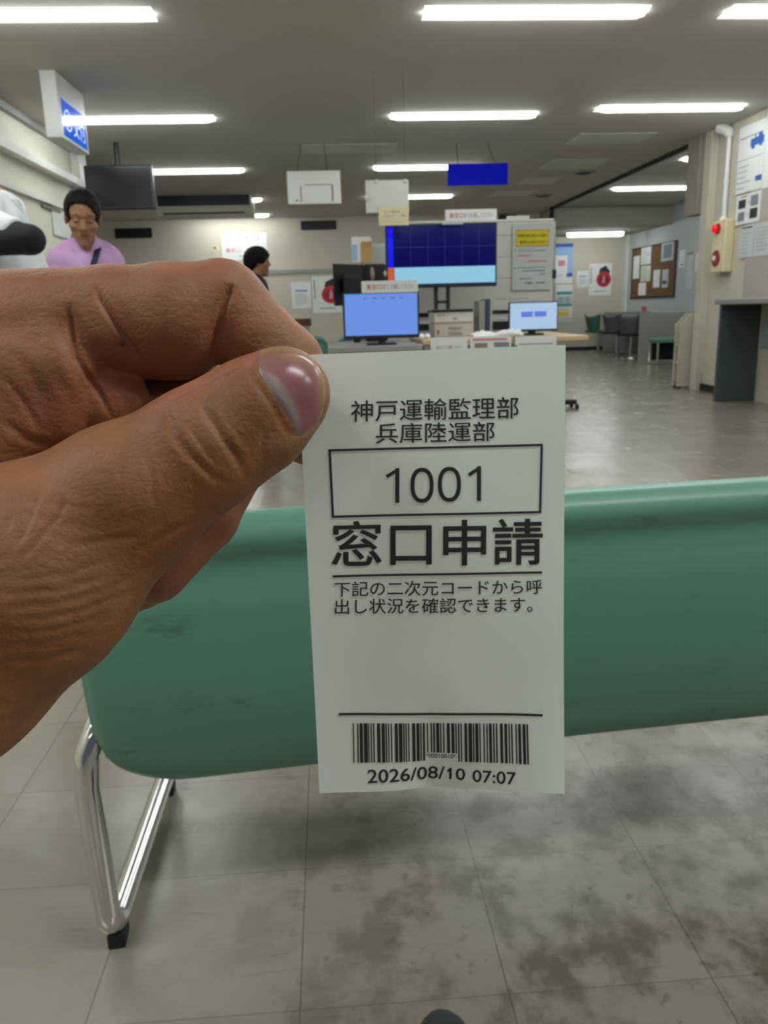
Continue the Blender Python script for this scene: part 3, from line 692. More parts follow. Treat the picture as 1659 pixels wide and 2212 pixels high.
def hand():
    V, Q, G = build_hand()
    px = V[:, 0] / V[:, 2] * FPX + CX; py = V[:, 1] / V[:, 2] * FPX + CY
    view = V / np.linalg.norm(V, axis=1)[:, None]
    facing = np.clip(-(G * view).sum(1) * 3.0, 0, 1)
    Pm = [V[:, 0], V[:, 1], V[:, 2]]
    dth = chain(Pm, THUMB, 5.0); is_t = dth < 1.2
    disp = np.zeros(len(V)); tone_cut = np.zeros(len(V))
    for pts, dep, wd, part in CREASES:
        dmin = np.full(len(V), 1e9); tt = np.zeros(len(V))
        n = len(pts) - 1
        for s_, (a, b2) in enumerate(zip(pts[:-1], pts[1:])):
            ax, ay = a; dx, dy = b2[0] - ax, b2[1] - ay
            t_ = np.clip(((px - ax) * dx + (py - ay) * dy) / (dx * dx + dy * dy), 0, 1)
            d_ = np.hypot(px - ax - t_ * dx, py - ay - t_ * dy)
            m = d_ < dmin; dmin = np.where(m, d_, dmin); tt = np.where(m, (s_ + t_) / n, tt)
        taper = np.clip(np.sin(np.pi * np.clip(tt, 0.0, 1.0)) * 1.5, 0.0, 1.0)
        msk = (is_t if part == 't' else ~is_t) * facing * taper
        disp -= (dep if part == 'i' else dep * 0.75) * np.exp(-(dmin / wd) ** 2) * msk * (0.55 if part == 't' and pts[0][1] > 1240 else 1.0)
        disp += dep * 0.22 * np.exp(-((dmin - wd * 2.1) / wd) ** 2) * msk
    # network of fine skin folds over the ball of the thumb
    q = np.sin(px * 0.11 + 2.5 * np.sin(py * 0.021)) * 0.5 + np.sin(py * 0.16 + 2.0 * np.sin(px * 0.024)) * 0.8
    ball = np.clip((420 - px) / 260, 0, 1) * np.clip((py - 990) / 120, 0, 1) * is_t * facing
    disp += 0.05 * q * ball
    V2 = V + G * disp[:, None]
    base = np.array(rgb(150, 101, 68)[:3]); pink = np.array(rgb(162, 108, 84)[:3]); deep = np.array(rgb(138, 82, 50)[:3]); pale = np.array(rgb(170, 132, 104)[:3])
    tone = np.tile(base, (len(V), 1))
    def blend(c, wgt):
        nonlocal tone
        wgt = np.clip(wgt, 0, 1)[:, None]; tone = tone * (1 - wgt) + c * wgt
    def blob(cx, cy, rx, ry): return np.exp(-(((px - cx) / rx) ** 2 + ((py - cy) / ry) ** 2))
    blend(pink, (~is_t) * 0.75)
    blend(np.array(rgb(166, 88, 74)[:3]), (~is_t) * (0.75 * blob(265, 800, 60, 70) + 0.6 * blob(120, 880, 120, 60) + 0.3 * blob(400, 740, 90, 60)))
    blend(deep, is_t * (0.8 * blob(330, 1120, 170, 90) + 0.7 * blob(560, 870, 50, 70)))
    blend(pale, is_t * np.clip(1 - np.abs(np.hypot(px - 612, py - 851) - 104) / 26, 0, 1) * (px > 560) * 0.8)
    blend(np.array(rgb(168, 106, 84)[:3]), is_t * 0.7 * np.exp(-((py - (905 - (px - 270) * 0.50)) / 26) ** 2) * (px > 320) * (px < 560))
    for (mx, my, r_) in ((264, 745, 5.5), (526, 762, 3.0), (361, 669, 2.5)):
        blend(np.array(rgb(70, 40, 34)[:3]), np.exp(-(((px - mx) ** 2 + (py - my) ** 2) / r_ ** 2)) * 0.9 * facing)
    tone = tone * np.array([0.80, 0.76, 0.68])
    Wd = cam_to_world(V2 / 1000.0)
    org = Vector(cam_to_world(np.array(hp(-200, 1400, 0.17)) / 1000.0))
    o = grid_mesh('person', Wd, Q, M_hand, None, tone, origin=org)
    tag(o, 'tanned hand of an unseen person pinching the paper ticket between thumb and forefinger', 'person')
    return o
HAND = hand()

def thumb_nail():
    out = [(546, 803), (556, 784), (576, 769), (610, 760), (650, 766), (682, 784), (700, 812), (706, 846), (701, 880), (684, 912), (660, 935), (640, 950), (628, 938), (612, 912), (592, 880), (565, 842)]
    cl = []
    n = len(out)
    for i in range(n):
        p0, p1, p2, p3 = [np.array(out[(i + k) % n], float) for k in (-1, 0, 1, 2)]
        for t_ in (0, 0.25, 0.5, 0.75):
            cl.append(0.5 * ((2 * p1) + (p2 - p0) * t_ + (2 * p0 - 5 * p1 + 4 * p2 - p3) * t_ ** 2 + (3 * p1 - p0 - 3 * p2 + p3) * t_ ** 3))
    cl = np.array(cl); c = np.array([624.0, 858.0]); m = len(cl)
    rings = [0.0, 0.1, 0.2, 0.3, 0.4, 0.5, 0.6, 0.68, 0.76, 0.84, 0.9, 0.96, 1.0, 1.02]
    PX = np.concatenate([[c]] + [c + (cl - c) * r for r in rings[1:]])
    rr = np.concatenate([[0.0]] + [np.full(m, r) for r in rings[1:]])
    D = np.full(len(PX), 150.0)
    dirs = np.stack([(PX[:, 0] - CX) / FPX, (PX[:, 1] - CY) / FPX, np.ones(len(PX))], 1)
    for _ in range(60):
        p = dirs * D[:, None]; D += np.clip(chain([p[:, 0], p[:, 1], p[:, 2]], THUMB, 5.0), -2, 2) * 0.9
    a, b2 = np.array([537.0, 795.0]), np.array([640.0, 955.0]); L_ = np.linalg.norm(b2 - a); d = (b2 - a) / L_; nn = np.array([d[1], -d[0]])
    t_ = ((PX - a) @ d) / L_; q = (PX - a) @ nn
    off = -0.30 - 0.30 * (1 - rr ** 2) + 0.95 * np.clip(1 - q / 24.0, 0, 1)   # the root slips under the skin
    off = np.where(rr > 0.97, 0.5, off)
    D = D + off
    V = dirs * D[:, None] / 1000.0
    fs = [[0, 1 + (i + 1) % m, 1 + i] for i in range(m)]
    for k in range(len(rings) - 2):
        a_ = 1 + k * m; b_ = a_ + m
        fs += [[a_ + i, a_ + (i + 1) % m, b_ + (i + 1) % m, b_ + i] for i in range(m)]
    lim = 44 * np.clip(1 - ((t_ - 0.50) / 0.60) ** 2, 0, 1)
    w1 = np.clip((lim + 6 - q) / 12, 0, 1)[:, None]
    pink = np.array(rgb(154, 98, 98)[:3]); mauve = np.array(rgb(150, 112, 106)[:3]); lun = np.array(rgb(152, 132, 130)[:3]); tip = np.array(rgb(172, 138, 112)[:3])
    w0 = np.clip((120 - (PX[:, 0] - 520) - 0.3 * (PX[:, 1] - 760)) / 70, 0, 1)[:, None]
    tone = pink * (1 - w0) + mauve * w0
    tone = tone * (1 - w1) + lun * w1
    w2 = (np.clip((rr - 0.66) / 0.32, 0, 1) * np.clip((q - 60) / 40, 0, 1))[:, None]
    tone = tone * (1 - w2) + tip * w2
    tone = tone * 0.86
    W = cam_to_world(V)
    b = MB(); b.add(W, fs, 0, True)
    o = b.build('thumb_nail', M_nail, HAND)
    at = o.data.color_attributes.new('tone', 'FLOAT_COLOR', 'POINT')
    at.data.foreach_set('color', np.concatenate([tone, np.ones((len(tone), 1))], 1).astype(np.float32).ravel())
    o['label'] = 'glossy pink thumb nail with pale half moon'
thumb_nail()
# ================================================================== GREEN WAITING BENCHES
def bench_backrest(x0, x1, y, bmat, parent):
    """padded vinyl back seen from behind: arched lower edge, rolled top"""
    b = MB(); xc = (x0 + x1) / 2; half = (x1 - x0) / 2; NS, NT = 72, 40
    vs = []
    for i in range(NS + 1):
        # denser near the ends
        s = i / NS; u = 0.5 - 0.5 * math.cos(math.pi * s); u = 0.55 * u + 0.45 * s
        x = x0 + (x1 - x0) * u; e = min(x - x0, x1 - x); q = (x - xc) / half
        zb = 0.283 + 0.010 * (1 - q * q); zt = 0.712 + 0.006 * (1 - q * q)
        Rr = 0.13
        ins = Rr - math.sqrt(max(0, Rr * Rr - (Rr - e) ** 2)) if e < Rr else 0
        zb2 = zb + ins * 0.80; zt2 = zt - ins * 0.62
        th = 0.024 * min(1, 0.25 + (e / 0.03)) if e < 0.0225 else 0.024
        H_ = zt2 - zb2
        for k in range(NT):
            a = 2 * math.pi * k / NT
            cz = -math.cos(a); cy = math.sin(a)                      # closed loop: bottom -> rear -> top -> front
            zz = (abs(cz) ** 0.55) * (1 if cz > 0 else -1); yy = (abs(cy) ** 0.45) * (1 if cy > 0 else -1)
            z = zb2 + H_ * (zz * 0.5 + 0.5); f = (z - 0.285) / 0.43
            lean = 0.075 * (1 - f) - 0.035 * math.sin(math.pi * min(1, max(0, f))) * 0.6
            roll = 0.020 * math.exp(-((z - (zt2 - 0.026)) / 0.022) ** 2) - 0.007 * math.exp(-((z - (zt2 - 0.072)) / 0.014) ** 2)
            yo = y + lean - yy * (th + (roll if yy > 0 else roll * 0.5))
            vs.append((x, yo, z))
    fs = [[i * NT + k, i * NT + (k + 1) % NT, (i + 1) * NT + (k + 1) % NT, (i + 1) * NT + k] for i in range(NS) for k in range(NT)]
    fs += [list(range(NT))[::-1], [NS * NT + k for k in range(NT)]]
    b.add(vs, fs, 0, True)
    return b.build('backrest', bmat, parent)
def make_bench(x0, x1, y, label, group='green waiting benches'):
    t = empty('waiting_bench', ((x0 + x1) / 2, y, 0), label, 'bench', group)
    bench_backrest(x0, x1, y, M_mint, t)
    MB().box(x0 + 0.02, x1 - 0.02, y + 0.10, y + 0.56, 0.375, 0.44, 0, 0.03).build('seat', M_mint, t)
    for xx, sg in ((x0 - 0.012, 1), (x1 + 0.012, -1)):
        r = 0.019
        p = []
        def arc(c, r_, a0, a1, n=6):
            for i in range(n + 1):
                a = a0 + (a1 - a0) * i / n; p.append((c[0], c[1] + r_ * math.cos(a), c[2] + r_ * math.sin(a)))
        p.append((xx + sg * 0.09, y + 0.15, 0.405)); p.append((xx + sg * 0.055, y + 0.11, 0.405)); p.append((xx + sg * 0.02, y + 0.075, 0.390)); p.append((xx + sg * 0.004, y + 0.055, 0.35))
        p.append((xx, y + 0.052, 0.30))
        arc((xx, y + 0.095, 0.085), 0.045, math.pi, 1.5 * math.pi)
        arc((xx, y + 0.50, 0.085), 0.045, 1.5 * math.pi, 2 * math.pi)
        p += [(xx, y + 0.54, 0.30), (xx + sg * 0.004, y + 0.53, 0.345), (xx + sg * 0.03, y + 0.51, 0.372), (xx + sg * 0.09, y + 0.49, 0.375)]
        p = [(a_ + sg * -0.0 + (b_ - (y + 0.07)) * 0.080 - (0.007 if (c_ > 0.2 and b_ < y + 0.2) else 0.0) * sg, b_, c_) for a_, b_, c_ in p]
        fr = MB().tube(p, r, 16).build('leg_frame', M_chrome, t)
        for yy in (y + 0.085, y + 0.50):
            xf = xx + (yy - (y + 0.07)) * 0.080
            MB().box(xf - 0.014, xf + 0.014, yy - 0.022, yy + 0.022, 0.0, 0.026, 0, 0.004).build('rubber_foot', M_rubber, fr)
    return t
bench = make_bench(-0.357, 1.60, 1.04, 'mint green vinyl bench with chrome sled legs right behind the ticket')
_a = math.radians(4.6); _c = Vector((-0.357, 1.04, 0)); bench.location = _c + Matrix.Rotation(_a, 3, 'Z') @ (bench.location - _c); bench.rotation_euler = (0, 0, _a)
for (x, y, lab) in [(-0.985, 9.0, 'mint green bench far off, partly behind the pinching finger'), (1.08, 9.0, 'mint green bench far off, seen through the legs of the grey desk')]:
    c = copy_tree(bench); c.location = (x, y, 0); c.rotation_euler = (0, 0, 0); c['label'] = lab

# tip of the viewer's own shoe
sh = MB(); sh.sphere((0.113, 0.785, 0.040), 0.05, 0, 24, (1.0, 2.3, 0.78))
tag(sh.build('shoe', M_shoe), 'rounded dark shoe tip at the bottom edge of the picture', 'shoe')

# ================================================================== BLUE COUNTER SIGN BOX AND HANGING PLATES
t = empty('counter_sign_box', (-1.93, 6.88, 2.25), 'white hanging light box with a blue side face lettered for counter five', 'sign')
MB().box(-1.985, -1.872, 6.54, 7.24, 2.25, 2.699, 0, 0.006).build('housing', mat('sign_housing', rgb(206, 208, 206), 0.45, var=0.02), t)
O, Rv, Dv = (-1.8705, 6.60, 2.53), (0, 0.60, 0), (0, 0, -0.255)
pb = panel_mb(O, Rv, Dv, 0.003, (), [('⑤', 0.07, 0.22, 0.36, 0.80, 1), ('交付', 0.42, 0.20, 0.94, 0.84, 1)])
pb.build('lit_face', [M_bluesign, mat('sign_white_lettering', rgb(200, 220, 250), 0.4, var=0, emit=rgb(190, 214, 250), estr=0.55)], t)

def hang_wire(p0, p1, parent, r=0.0035): MB().tube([p0, p1], r, 6).build('wire', M_blkm, parent)
# white plate
O, Rv, Dv = quad_y(621, 369, 736, 440, 9.35)
t = empty('hanging_plate', (O[0] + Rv[0] / 2, 9.35, O[2] + Dv[2]), 'white hanging plate with a paper pocket, left of the two plates on ceiling wires', 'hanging sign', 'plates hung from the ceiling')
panel_mb(O, Rv, Dv, 0.012).build('plate', M_white, t)
panel_mb((O[0] + Rv[0] * 0.34, 9.345, O[2] + Dv[2] * 0.42), (Rv[0] * 0.50, 0, 0), (0, 0, Dv[2] * 0.52), 0.006, [(0.0, -0.02, 1.0, 0.035, 1), (0.97, 0.0, 1.03, 1.0, 1), (-0.2, 0.1, -0.17, 1.0, 2), (-0.40, 0.86, -0.30, 0.96, 2)]).build('paper_pocket', [M_paper, M_duct, M_gink], t)
for u, px in ((0.20, 650), (0.76, 700)):
    e = on_z(px, 311, CEIL); hang_wire((O[0] + Rv[0] * u, 9.352, O[2]), (e[0], 9.352, CEIL), t)
# blue plate
O, Rv, Dv = quad_y(967, 353, 1097, 400, 9.4)
t = empty('hanging_plate', (O[0] + Rv[0] / 2, 9.4, O[2] + Dv[2]), 'plain deep blue hanging plate on two wires over the big screen', 'hanging sign', 'plates hung from the ceiling')
panel_mb(O, Rv, Dv, 0.012).build('plate', M_blueplate, t)
for u, px in ((0.17, 995), (0.78, 1064)):
    e = on_z(px, 296, CEIL); hang_wire((O[0] + Rv[0] * u, 9.402, O[2]), (e[0], 9.402, CEIL), t)
# milky acrylic plate with a cream note taped to it
O, Rv, Dv = quad_y(790, 389, 883, 459, 6.6)
t = empty('hanging_plate', (O[0] + Rv[0] / 2, 6.6, O[2] + Dv[2]), 'milky acrylic hanging plate with clear clips, above the left of the big screen', 'hanging sign', 'plates hung from the ceiling')
panel_mb(O, Rv, Dv, 0.006).build('plate', M_acrylic, t)
for u, v in ((0.25, 0.03), (0.92, 0.03), (0.02, 0.56)):
    MB().box(O[0] + Rv[0] * u - 0.012, O[0] + Rv[0] * u + 0.012, 6.59, 6.61, O[2] + Dv[2] * v - 0.012, O[2] + Dv[2] * v + 0.012, 0, 0.003).build('clip', M_lgrey, t)
hang_wire((O[0] + Rv[0] * 0.25, 6.602, O[2]), (O[0] + Rv[0] * 0.25, 6.602, CEIL), t, 0.001); hang_wire((O[0] + Rv[0] * 0.92, 6.602, O[2]), (O[0] + Rv[0] * 0.92, 6.602, CEIL), t, 0.001)
O, Rv, Dv = quad_y(818, 446, 883, 487, 6.59)
tag(panel_mb(O, Rv, Dv, 0.003, lines(2, 0.15, 0.9, 0.62, 0.80, 0.02, 2, 3), [('シート記入は', 0.18, 0.20, 0.70, 0.33, 1), ('くださーい', 0.18, 0.44, 0.52, 0.56, 1), ('窓口', 0.76, 0.44, 0.92, 0.54, 1)]).build('cream_note', [M_cream, M_ink, mat('faint_ink', rgb(196, 184, 146), 0.7, var=0)]), 'cream paper note taped to the lower edge of the acrylic plate', 'note')

# ================================================================== THE INFORMATION DESK IN THE MIDDLE
def desk(name, x0, x1, y0, y1, zt, topm, legm, label, th=0.03, legs=True, inset=0.03):
    t = empty(name, ((x0 + x1) / 2, (y0 + y1) / 2, 0), label, 'table')
    MB().box(x0, x1, y0, y1, zt - th, zt, 0, 0.004).build('table_top', topm, t)
    if legs:
        for xx in (x0 + 0.03, x1 - inset):
            for yy in (y0 + 0.04, y1 - 0.04): MB().box(xx - 0.02, xx + 0.02, yy - 0.02, yy + 0.02, 0, zt - th, 0, 0.003).build('leg', legm, t)
    return t
ty = 5.45
A = on_y(709, 733, ty); B_ = on_y(912, 727, ty)
desk('side_desk', A[0], B_[0], ty, ty + 0.55, 0.735, M_mgrey, M_steel, 'narrow grey desk carrying the periwinkle blue monitor', 0.035)
wx1 = on_y(1262, 714, 5.6)[0]
desk('counter_table', B_[0] + 0.01, wx1, 5.50, 6.45, 0.765, M_wood, M_steel, 'pale wood table carrying the printer and the small touch monitor', 0.03, True, 0.34)

# periwinkle monitor
def monitor(name, quad, Y, marks, mats, label, deep=0.035, bez=0.012, stand=None, zdesk=0.735, standw=0.2, cat='monitor', texts=()):
    O, Rv, Dv = quad_y(*quad, Y)
    x0, x1, z1, z0 = O[0], O[0] + Rv[0], O[2], O[2] + Dv[2]
    t = empty(name, ((x0 + x1) / 2, Y, zdesk), label, cat)
    MB().box(x0 - bez, x1 + bez, Y + 0.002, Y + deep, z0 - bez * 1.8, z1 + bez, 0, 0.005).build('casing', M_blk, t)
    panel_mb((x0, Y, z1), (x1 - x0, 0, 0), (0, 0, z0 - z1), 0.002, marks, texts).build('screen', mats, t)
    if stand:
        xm = (x0 + x1) / 2
        MB().box(xm - 0.025, xm + 0.025, Y + deep, Y + deep + 0.03, zdesk + 0.012, (z0 + z1) / 2, 0, 0.004).build('neck', M_blk, t)
        MB().box(xm - standw / 2, xm + standw / 2, Y + 0.01, Y + 0.18, zdesk + 0.0005, zdesk + 0.014, 0, 0.004).build('stand_base', M_blk, t)
    return t, (x0, x1, z0, z1)
mk = [(0.0, 0.0, 0.33, 0.05, 1)] + [(0.26 + 0.125 * k, 0.10, 0.30 + 0.125 * k + 0.02 * (k % 2), 0.125, 2) for k in range(5)] + [(0.0, 0.94, 1.0, 0.955, 3)]
monitor('desktop_monitor', (745, 634, 902, 724), 5.60, mk, [M_scr_peri, M_scr_ptop, M_scr_pdot, mat('screen_soft', rgb(40, 60, 120), 0.2, var=0, emit=rgb(116, 150, 228), estr=0.9)], 'monitor with a plain periwinkle blue screen on the narrow grey desk', stand=True)
# paper strip sign standing on top of it
def strip_sign(quad, Y, label, t1, t2, split):
    O, Rv, Dv = quad_y(*quad, Y)
    b = panel_mb(O, Rv, Dv, 0.012, (), [(t1, 0.08, 0.28, split, 0.72, 1), (t2, split + 0.02, 0.28, 0.93, 0.70, 2)])
    return tag(b.build('strip_sign', [M_paper, M_red, M_gink]), label, 'sign', 'strip signs over the screens')
strip_sign((781, 606, 903, 632), 5.585, 'white strip sign with red and grey lettering on top of the periwinkle monitor', '番窓口', 'まで お越しください', 0.36)
strip_sign((962, 452, 1073, 478), 6.93, 'white strip sign with red and grey lettering over the big navy screen', '番窓口', 'までお越しください', 0.34)
o = MB().box(*(lambda a, b_: (a[0], b_[0], 6.90, 6.94, a[2] - 0.03, a[2]))(on_y(953, 478, 6.93), on_y(1000, 478, 6.93)), 0, 0.01).build('paper_roll', M_paper2)
tag(o, 'crumpled white paper tucked under the upper strip sign', 'paper')

# big call-number screen on a stand
cols = [(0.055 + 0.158 * k, 0.02, 0.058 + 0.158 * k, 0.70, 1) for k in range(1, 6)]
mk = [(0.0, 0.02, 0.055, 0.70, 2), (0.0, 0.70, 0.055, 0.985, 3), (0.06, 0.70, 1.0, 0.985, 4)] + cols + [(0.06, 0.36, 1.0, 0.366, 1)]
t, (x0, x1, z0, z1) = monitor('call_screen', (837, 486, 1070, 614), 7.0, mk, [M_scr_navy, M_scr_line, M_scr_blue, M_scr_org, M_scr_cyan], 'large navy call number screen with a pale blue lower band', 0.06, 0.014, zdesk=0.0)
a = on_y(942, 640, 7.06); c = on_y(968, 640, 7.06)
for xx in (a[0], c[0]): MB().box(xx - 0.016, xx + 0.016, 7.06, 7.09, 0.03, z0 + 0.3, 0, 0.003).build('stand_post', M_blk, t)
MB().box(a[0], c[0], 7.06, 7.09, on_y(955, 652, 7.06)[2] - 0.012, on_y(955, 652, 7.06)[2] + 0.012, 0, 0.003).build('cross_bar', M_blk, t)
MB().box(a[0] - 0.3, c[0] + 0.3, 6.85, 7.35, 0.0, 0.03, 0, 0.006).build('stand_base', M_blk, t)

# black monitor seen from behind, turned away
ym = 6.05
a = on_y(720, 610, ym); c = on_y(783, 610, ym); zt = on_y(750, 569, ym)[2]; zb = on_y(750, 660, ym)[2]
t = empty('desktop_monitor', ((a[0] + c[0]) / 2, ym + 0.1, 0.735), 'black monitor turned away, its back to the hall, behind the periwinkle one', 'monitor')
b = MB(); b.add([(a[0], ym, zb), (c[0] + 0.02, ym + 0.22, zb), (c[0] + 0.02, ym + 0.22, zt), (a[0], ym, zt), (a[0] + 0.01, ym + 0.06, zb), (c[0] + 0.03, ym + 0.27, zb), (c[0] + 0.03, ym + 0.27, zt), (a[0] + 0.01, ym + 0.06, zt)],
      [[0, 1, 2, 3], [4, 5, 6, 7], [0, 1, 5, 4], [1, 2, 6, 5], [2, 3, 7, 6], [3, 0, 4, 7]]); b.build('casing', M_blk, t)
MB().box(a[0] + 0.07, c[0] - 0.01, ym - 0.0, ym + 0.10, zb + 0.07, zt - 0.08, 0, 0.02).build('rear_housing', M_blkm, t)
MB().box((a[0] + c[0]) / 2 + 0.03, (a[0] + c[0]) / 2 + 0.08, ym + 0.10, ym + 0.14, 0.737, zb + 0.15, 0, 0.004).build('neck', M_blk, t)
desk('rear_table', a[0] - 0.05, B_[0] - 0.05, 6.02, 6.5, 0.735, M_mgrey, M_steel, 'second grey table behind the narrow desk')
# dark equipment beside it: tall black speaker-like unit with a small lit ring
a = on_y(787, 600, 6.35); c = on_y(834, 600, 6.35); zt = on_y(810, 570, 6.35)[2]
t = empty('ticket_dispenser', ((a[0] + c[0]) / 2, 6.42, 0.736), 'black upright equipment box between the turned monitor and the big screen', 'machine')
MB().box(a[0], c[0], 6.33, 6.49, 0.7355, zt, 0, 0.015).build('housing', M_blkm, t)
e = on_y(804, 592, 6.32)
MB().sphere((e[0], 6.33, e[2]), 0.02, 0, 16, (0.9, 0.5, 2.6)).build('grip', M_duct, t)
e = on_y(832, 591, 6.32)
MB().sphere((e[0], 6.33, e[2]), 0.012, 0, 14, (1.0, 0.6, 1.9)).build('light_ring', M_refl, t)
# leaflet holder on a pole with a brown envelope
a = on_y(760, 540, 6.75); c = on_y(803, 540, 6.75); zt = on_y(780, 511, 6.75)[2]; zb = on_y(780, 568, 6.75)[2]
t = empty('leaflet_stand', ((a[0] + c[0]) / 2, 6.8, 0), 'white leaflet holder on a thin pole above the black monitor', 'leaflet stand')
MB().box(a[0], c[0], 6.76, 6.83, zb, zt, 0, 0.01).build('holder', M_white, t)
MB().box(a[0] + 0.003, a[0] + 0.04, 6.752, 6.76, zb + 0.02, zt - 0.06, 0, 0.002).build('blue_leaflet', M_lblue, t)
MB().box((a[0] + c[0]) / 2 - 0.015, (a[0] + c[0]) / 2 + 0.015, 6.79, 6.82, 0.025, zb, 0, 0.003).build('pole', M_steel, t)
MB().box((a[0] + c[0]) / 2 - 0.2, (a[0] + c[0]) / 2 + 0.2, 6.6, 7.0, 0.0, 0.025, 0, 0.005).build('stand_base', M_blk, t)
q = quad_y(781, 522, 803, 566, 6.745); tag(panel_mb(*q, 0.006).build('envelope', M_card), 'brown envelope in the white leaflet holder', 'envelope')
q = quad_y(803, 526, 832, 566, 6.90); 
tag(panel_mb(*q, 0.02).build('paper_sheet', M_paper2), 'pale grey sheet peeping out between the leaflet holder and the big screen', 'paper')

# white board behind the desk with a hung notice
O, Rv, Dv = quad_y(836, 474, 1194, 735, 7.80); z1 = on_y(1150, 478, 7.8)[2]; z0 = 0.62; x1 = on_y(1195, 560, 7.8)[0]; x0 = O[0]
t = empty('whiteboard', ((x0 + x1) / 2, 7.8, 0), 'large white board on wheels behind the big screen and the printer', 'whiteboard')
M_wb = mat('whiteboard_enamel', rgb(208, 210, 204), 0.3, var=0.02)
MB().box(x0, x1, 7.80, 7.83, z0, z1, 0, 0.004).build('board', M_wb, t)
lm = [((x0 + (x1 - x0) * 0.66), z1 - 0.12 - 0.19 * k) for k in range(5)]
for (lx, lz) in lm: MB().box(lx, lx + 0.30, 7.797, 7.80, lz, lz + 0.004).build('ruled_line', M_gink, t)
MB().box(x0, x1, 7.79, 7.835, z1, z1 + 0.02, 0, 0.004).build('upper_frame', M_white, t)
for xx in (x0 + 0.04, x1 + 0.02):
    MB().cyl((xx, 7.86, 0.05), (xx, 7.86, z1), 0.016, n=12).build('side_post', M_steel, t)
    MB().box(xx - 0.03, xx + 0.03, 7.55, 8.15, 0.03, 0.07, 0, 0.008).build('foot', M_blk, t)
e = on_y(1232, 868, 7.75)
MB().box(x1 + 0.05, e[0] + 0.06, 7.72, 7.84, 0.03, 0.075, 0, 0.012).build('outrigger', M_blk, t)
for xx in (x0 + 0.04, e[0] + 0.02):
    for yy in (7.6, 7.78): MB().cyl((xx - 0.012, yy, 0.026), (xx + 0.012, yy, 0.026), 0.026, n=14).build('caster', M_rubber, t)
for yy_px in (592, 665):
    e = on_y(1197, yy_px, 7.82); MB().box(x1 - 0.005, x1 + 0.03, 7.79, 7.835, e[2] - 0.04, e[2] + 0.04, 0, 0.004).build('pivot_knob', M_blk, t)
b = MB(); e = on_y(1121, 473, 7.8); b.box(e[0] - 0.11, e[0] + 0.10, 7.80, 7.83, z1 + 0.02, z1 + 0.05, 0, 0.004); b.build('tray', M_white, t)
# printed shelf slots of the board's lower part (black gaps)
for (p0, p1, yt, yb) in ((906, 929, 676, 685), (906, 929, 700, 714), (1065, 1100, 670, 677), (1065, 1100, 694, 712)):
    q = quad_y(p0, yt, p1, yb, 7.78); 
    MB().box(q[0][0], q[0][0] + q[1][0], 7.775, 7.80, q[0][2] + q[2][2], q[0][2], 0, 0.003).build('slot', M_blkm, t)
O, Rv, Dv = quad_y(1107, 484, 1191, 626, 7.77)
mk = [(0.07, 0.085, 0.93, 0.335, 1), (0.085, 0.098, 0.915, 0.322, 2)] + [(0.10, 0.36, 0.60, 0.375, 4), (0.15, 0.395, 0.85, 0.405, 5), (0.12, 0.465, 0.48, 0.485, 3), (0.38, 0.55, 0.88, 0.57, 3), (0.05, 0.375, 0.07, 0.40, 6), (0.05, 0.65, 0.07, 0.68, 6), (0.12, 0.65, 0.85, 0.66, 5), (0.25, 0.70, 0.85, 0.712, 5), (0.70, 0.75, 0.86, 0.762, 5), (0.2, 0.82, 0.5, 0.832, 5), (0.62, 0.885, 0.86, 0.90, 5)]
tx = [('申請書作成に関するご案内', 0.12, 0.15, 0.86, 0.195, 6), ('番号札をお取りください', 0.18, 0.245, 0.86, 0.295, 6), ('兵庫県', 0.33, 0.875, 0.52, 0.91, 6)]
tag(panel_mb(O, Rv, Dv, 0.004, mk, tx).build('notice_sheet', [M_paper2, M_orng, M_yel, M_pink, M_lblue, M_gink, M_ink]), 'long notice with a yellow heading box hung on the white board', 'notice')

# printer with cassettes
px0, px1 = on_y(938, 700, 5.95)[0], on_y(1022, 700, 5.95)[0]; zt = on_y(980, 674, 5.95)[2]
t = empty('printer', ((px0 + px1) / 2, 6.1, 0.765), 'light grey desktop printer with a dark lid on the pale wood table', 'printer')
zm = on_y(980, 697, 5.95)[2]
MB().box(px0, px1, 5.95, 6.28, zm, zt, 0, 0.008).build('body', M_lgrey, t)
MB().box(px0 + 0.002, px1 - 0.002, 5.955, 6.28, 0.7655, zm - 0.003, 0, 0.006).build('paper_cassette', mat('printer_grey', rgb(188, 184, 176), 0.5, var=0.03), t)
MB().box(px0 - 0.012, px1, 5.94, 6.28, zt + 0.001, zt + 0.022, 0, 0.006).build('lid', M_blk, t)
for k, zz in enumerate((zm - 0.035, zm - 0.075)): MB().box((px0 + px1) / 2 - 0.035, (px0 + px1) / 2 + 0.06, 5.945, 5.953, zz - 0.006, zz + 0.006, 0, 0.002).build('tray_handle', M_mgrey, t)
MB().box(px0 + 0.02, px0 + 0.08, 5.945, 5.951, zt - 0.022, zt - 0.014, 0, 0.001).build('name_plate', M_mgrey, t)
MB().box((px0 + px1) / 2 + 0.0, (px0 + px1) / 2 + 0.025, 5.944, 5.951, zt - 0.05, zt - 0.038, 0, 0.001).build('latch', M_mgrey, t)
MB().box(px0 + 0.025, px0 + 0.032, 5.945, 5.955, zm - 0.08, zm - 0.05, 0, 0.001).build('side_mark', M_ink, t)
# two shiny mice beside the printer
for k, (pxm, lab) in enumerate(((910, 'small shiny white mouse nearest the periwinkle monitor'), (924, 'small shiny white mouse nearest the printer'))):
    e = on_y(pxm, 722, 5.62)
    tag(MB().sphere((e[0], 5.62 + 0.03 * k, 0.785), 0.02, 0, 16, (1.1, 1.5, 0.95)).build('computer_mouse', mat('gloss_white', rgb(245, 245, 245), 0.12, var=0)), lab, 'mouse', 'mice on the desk')
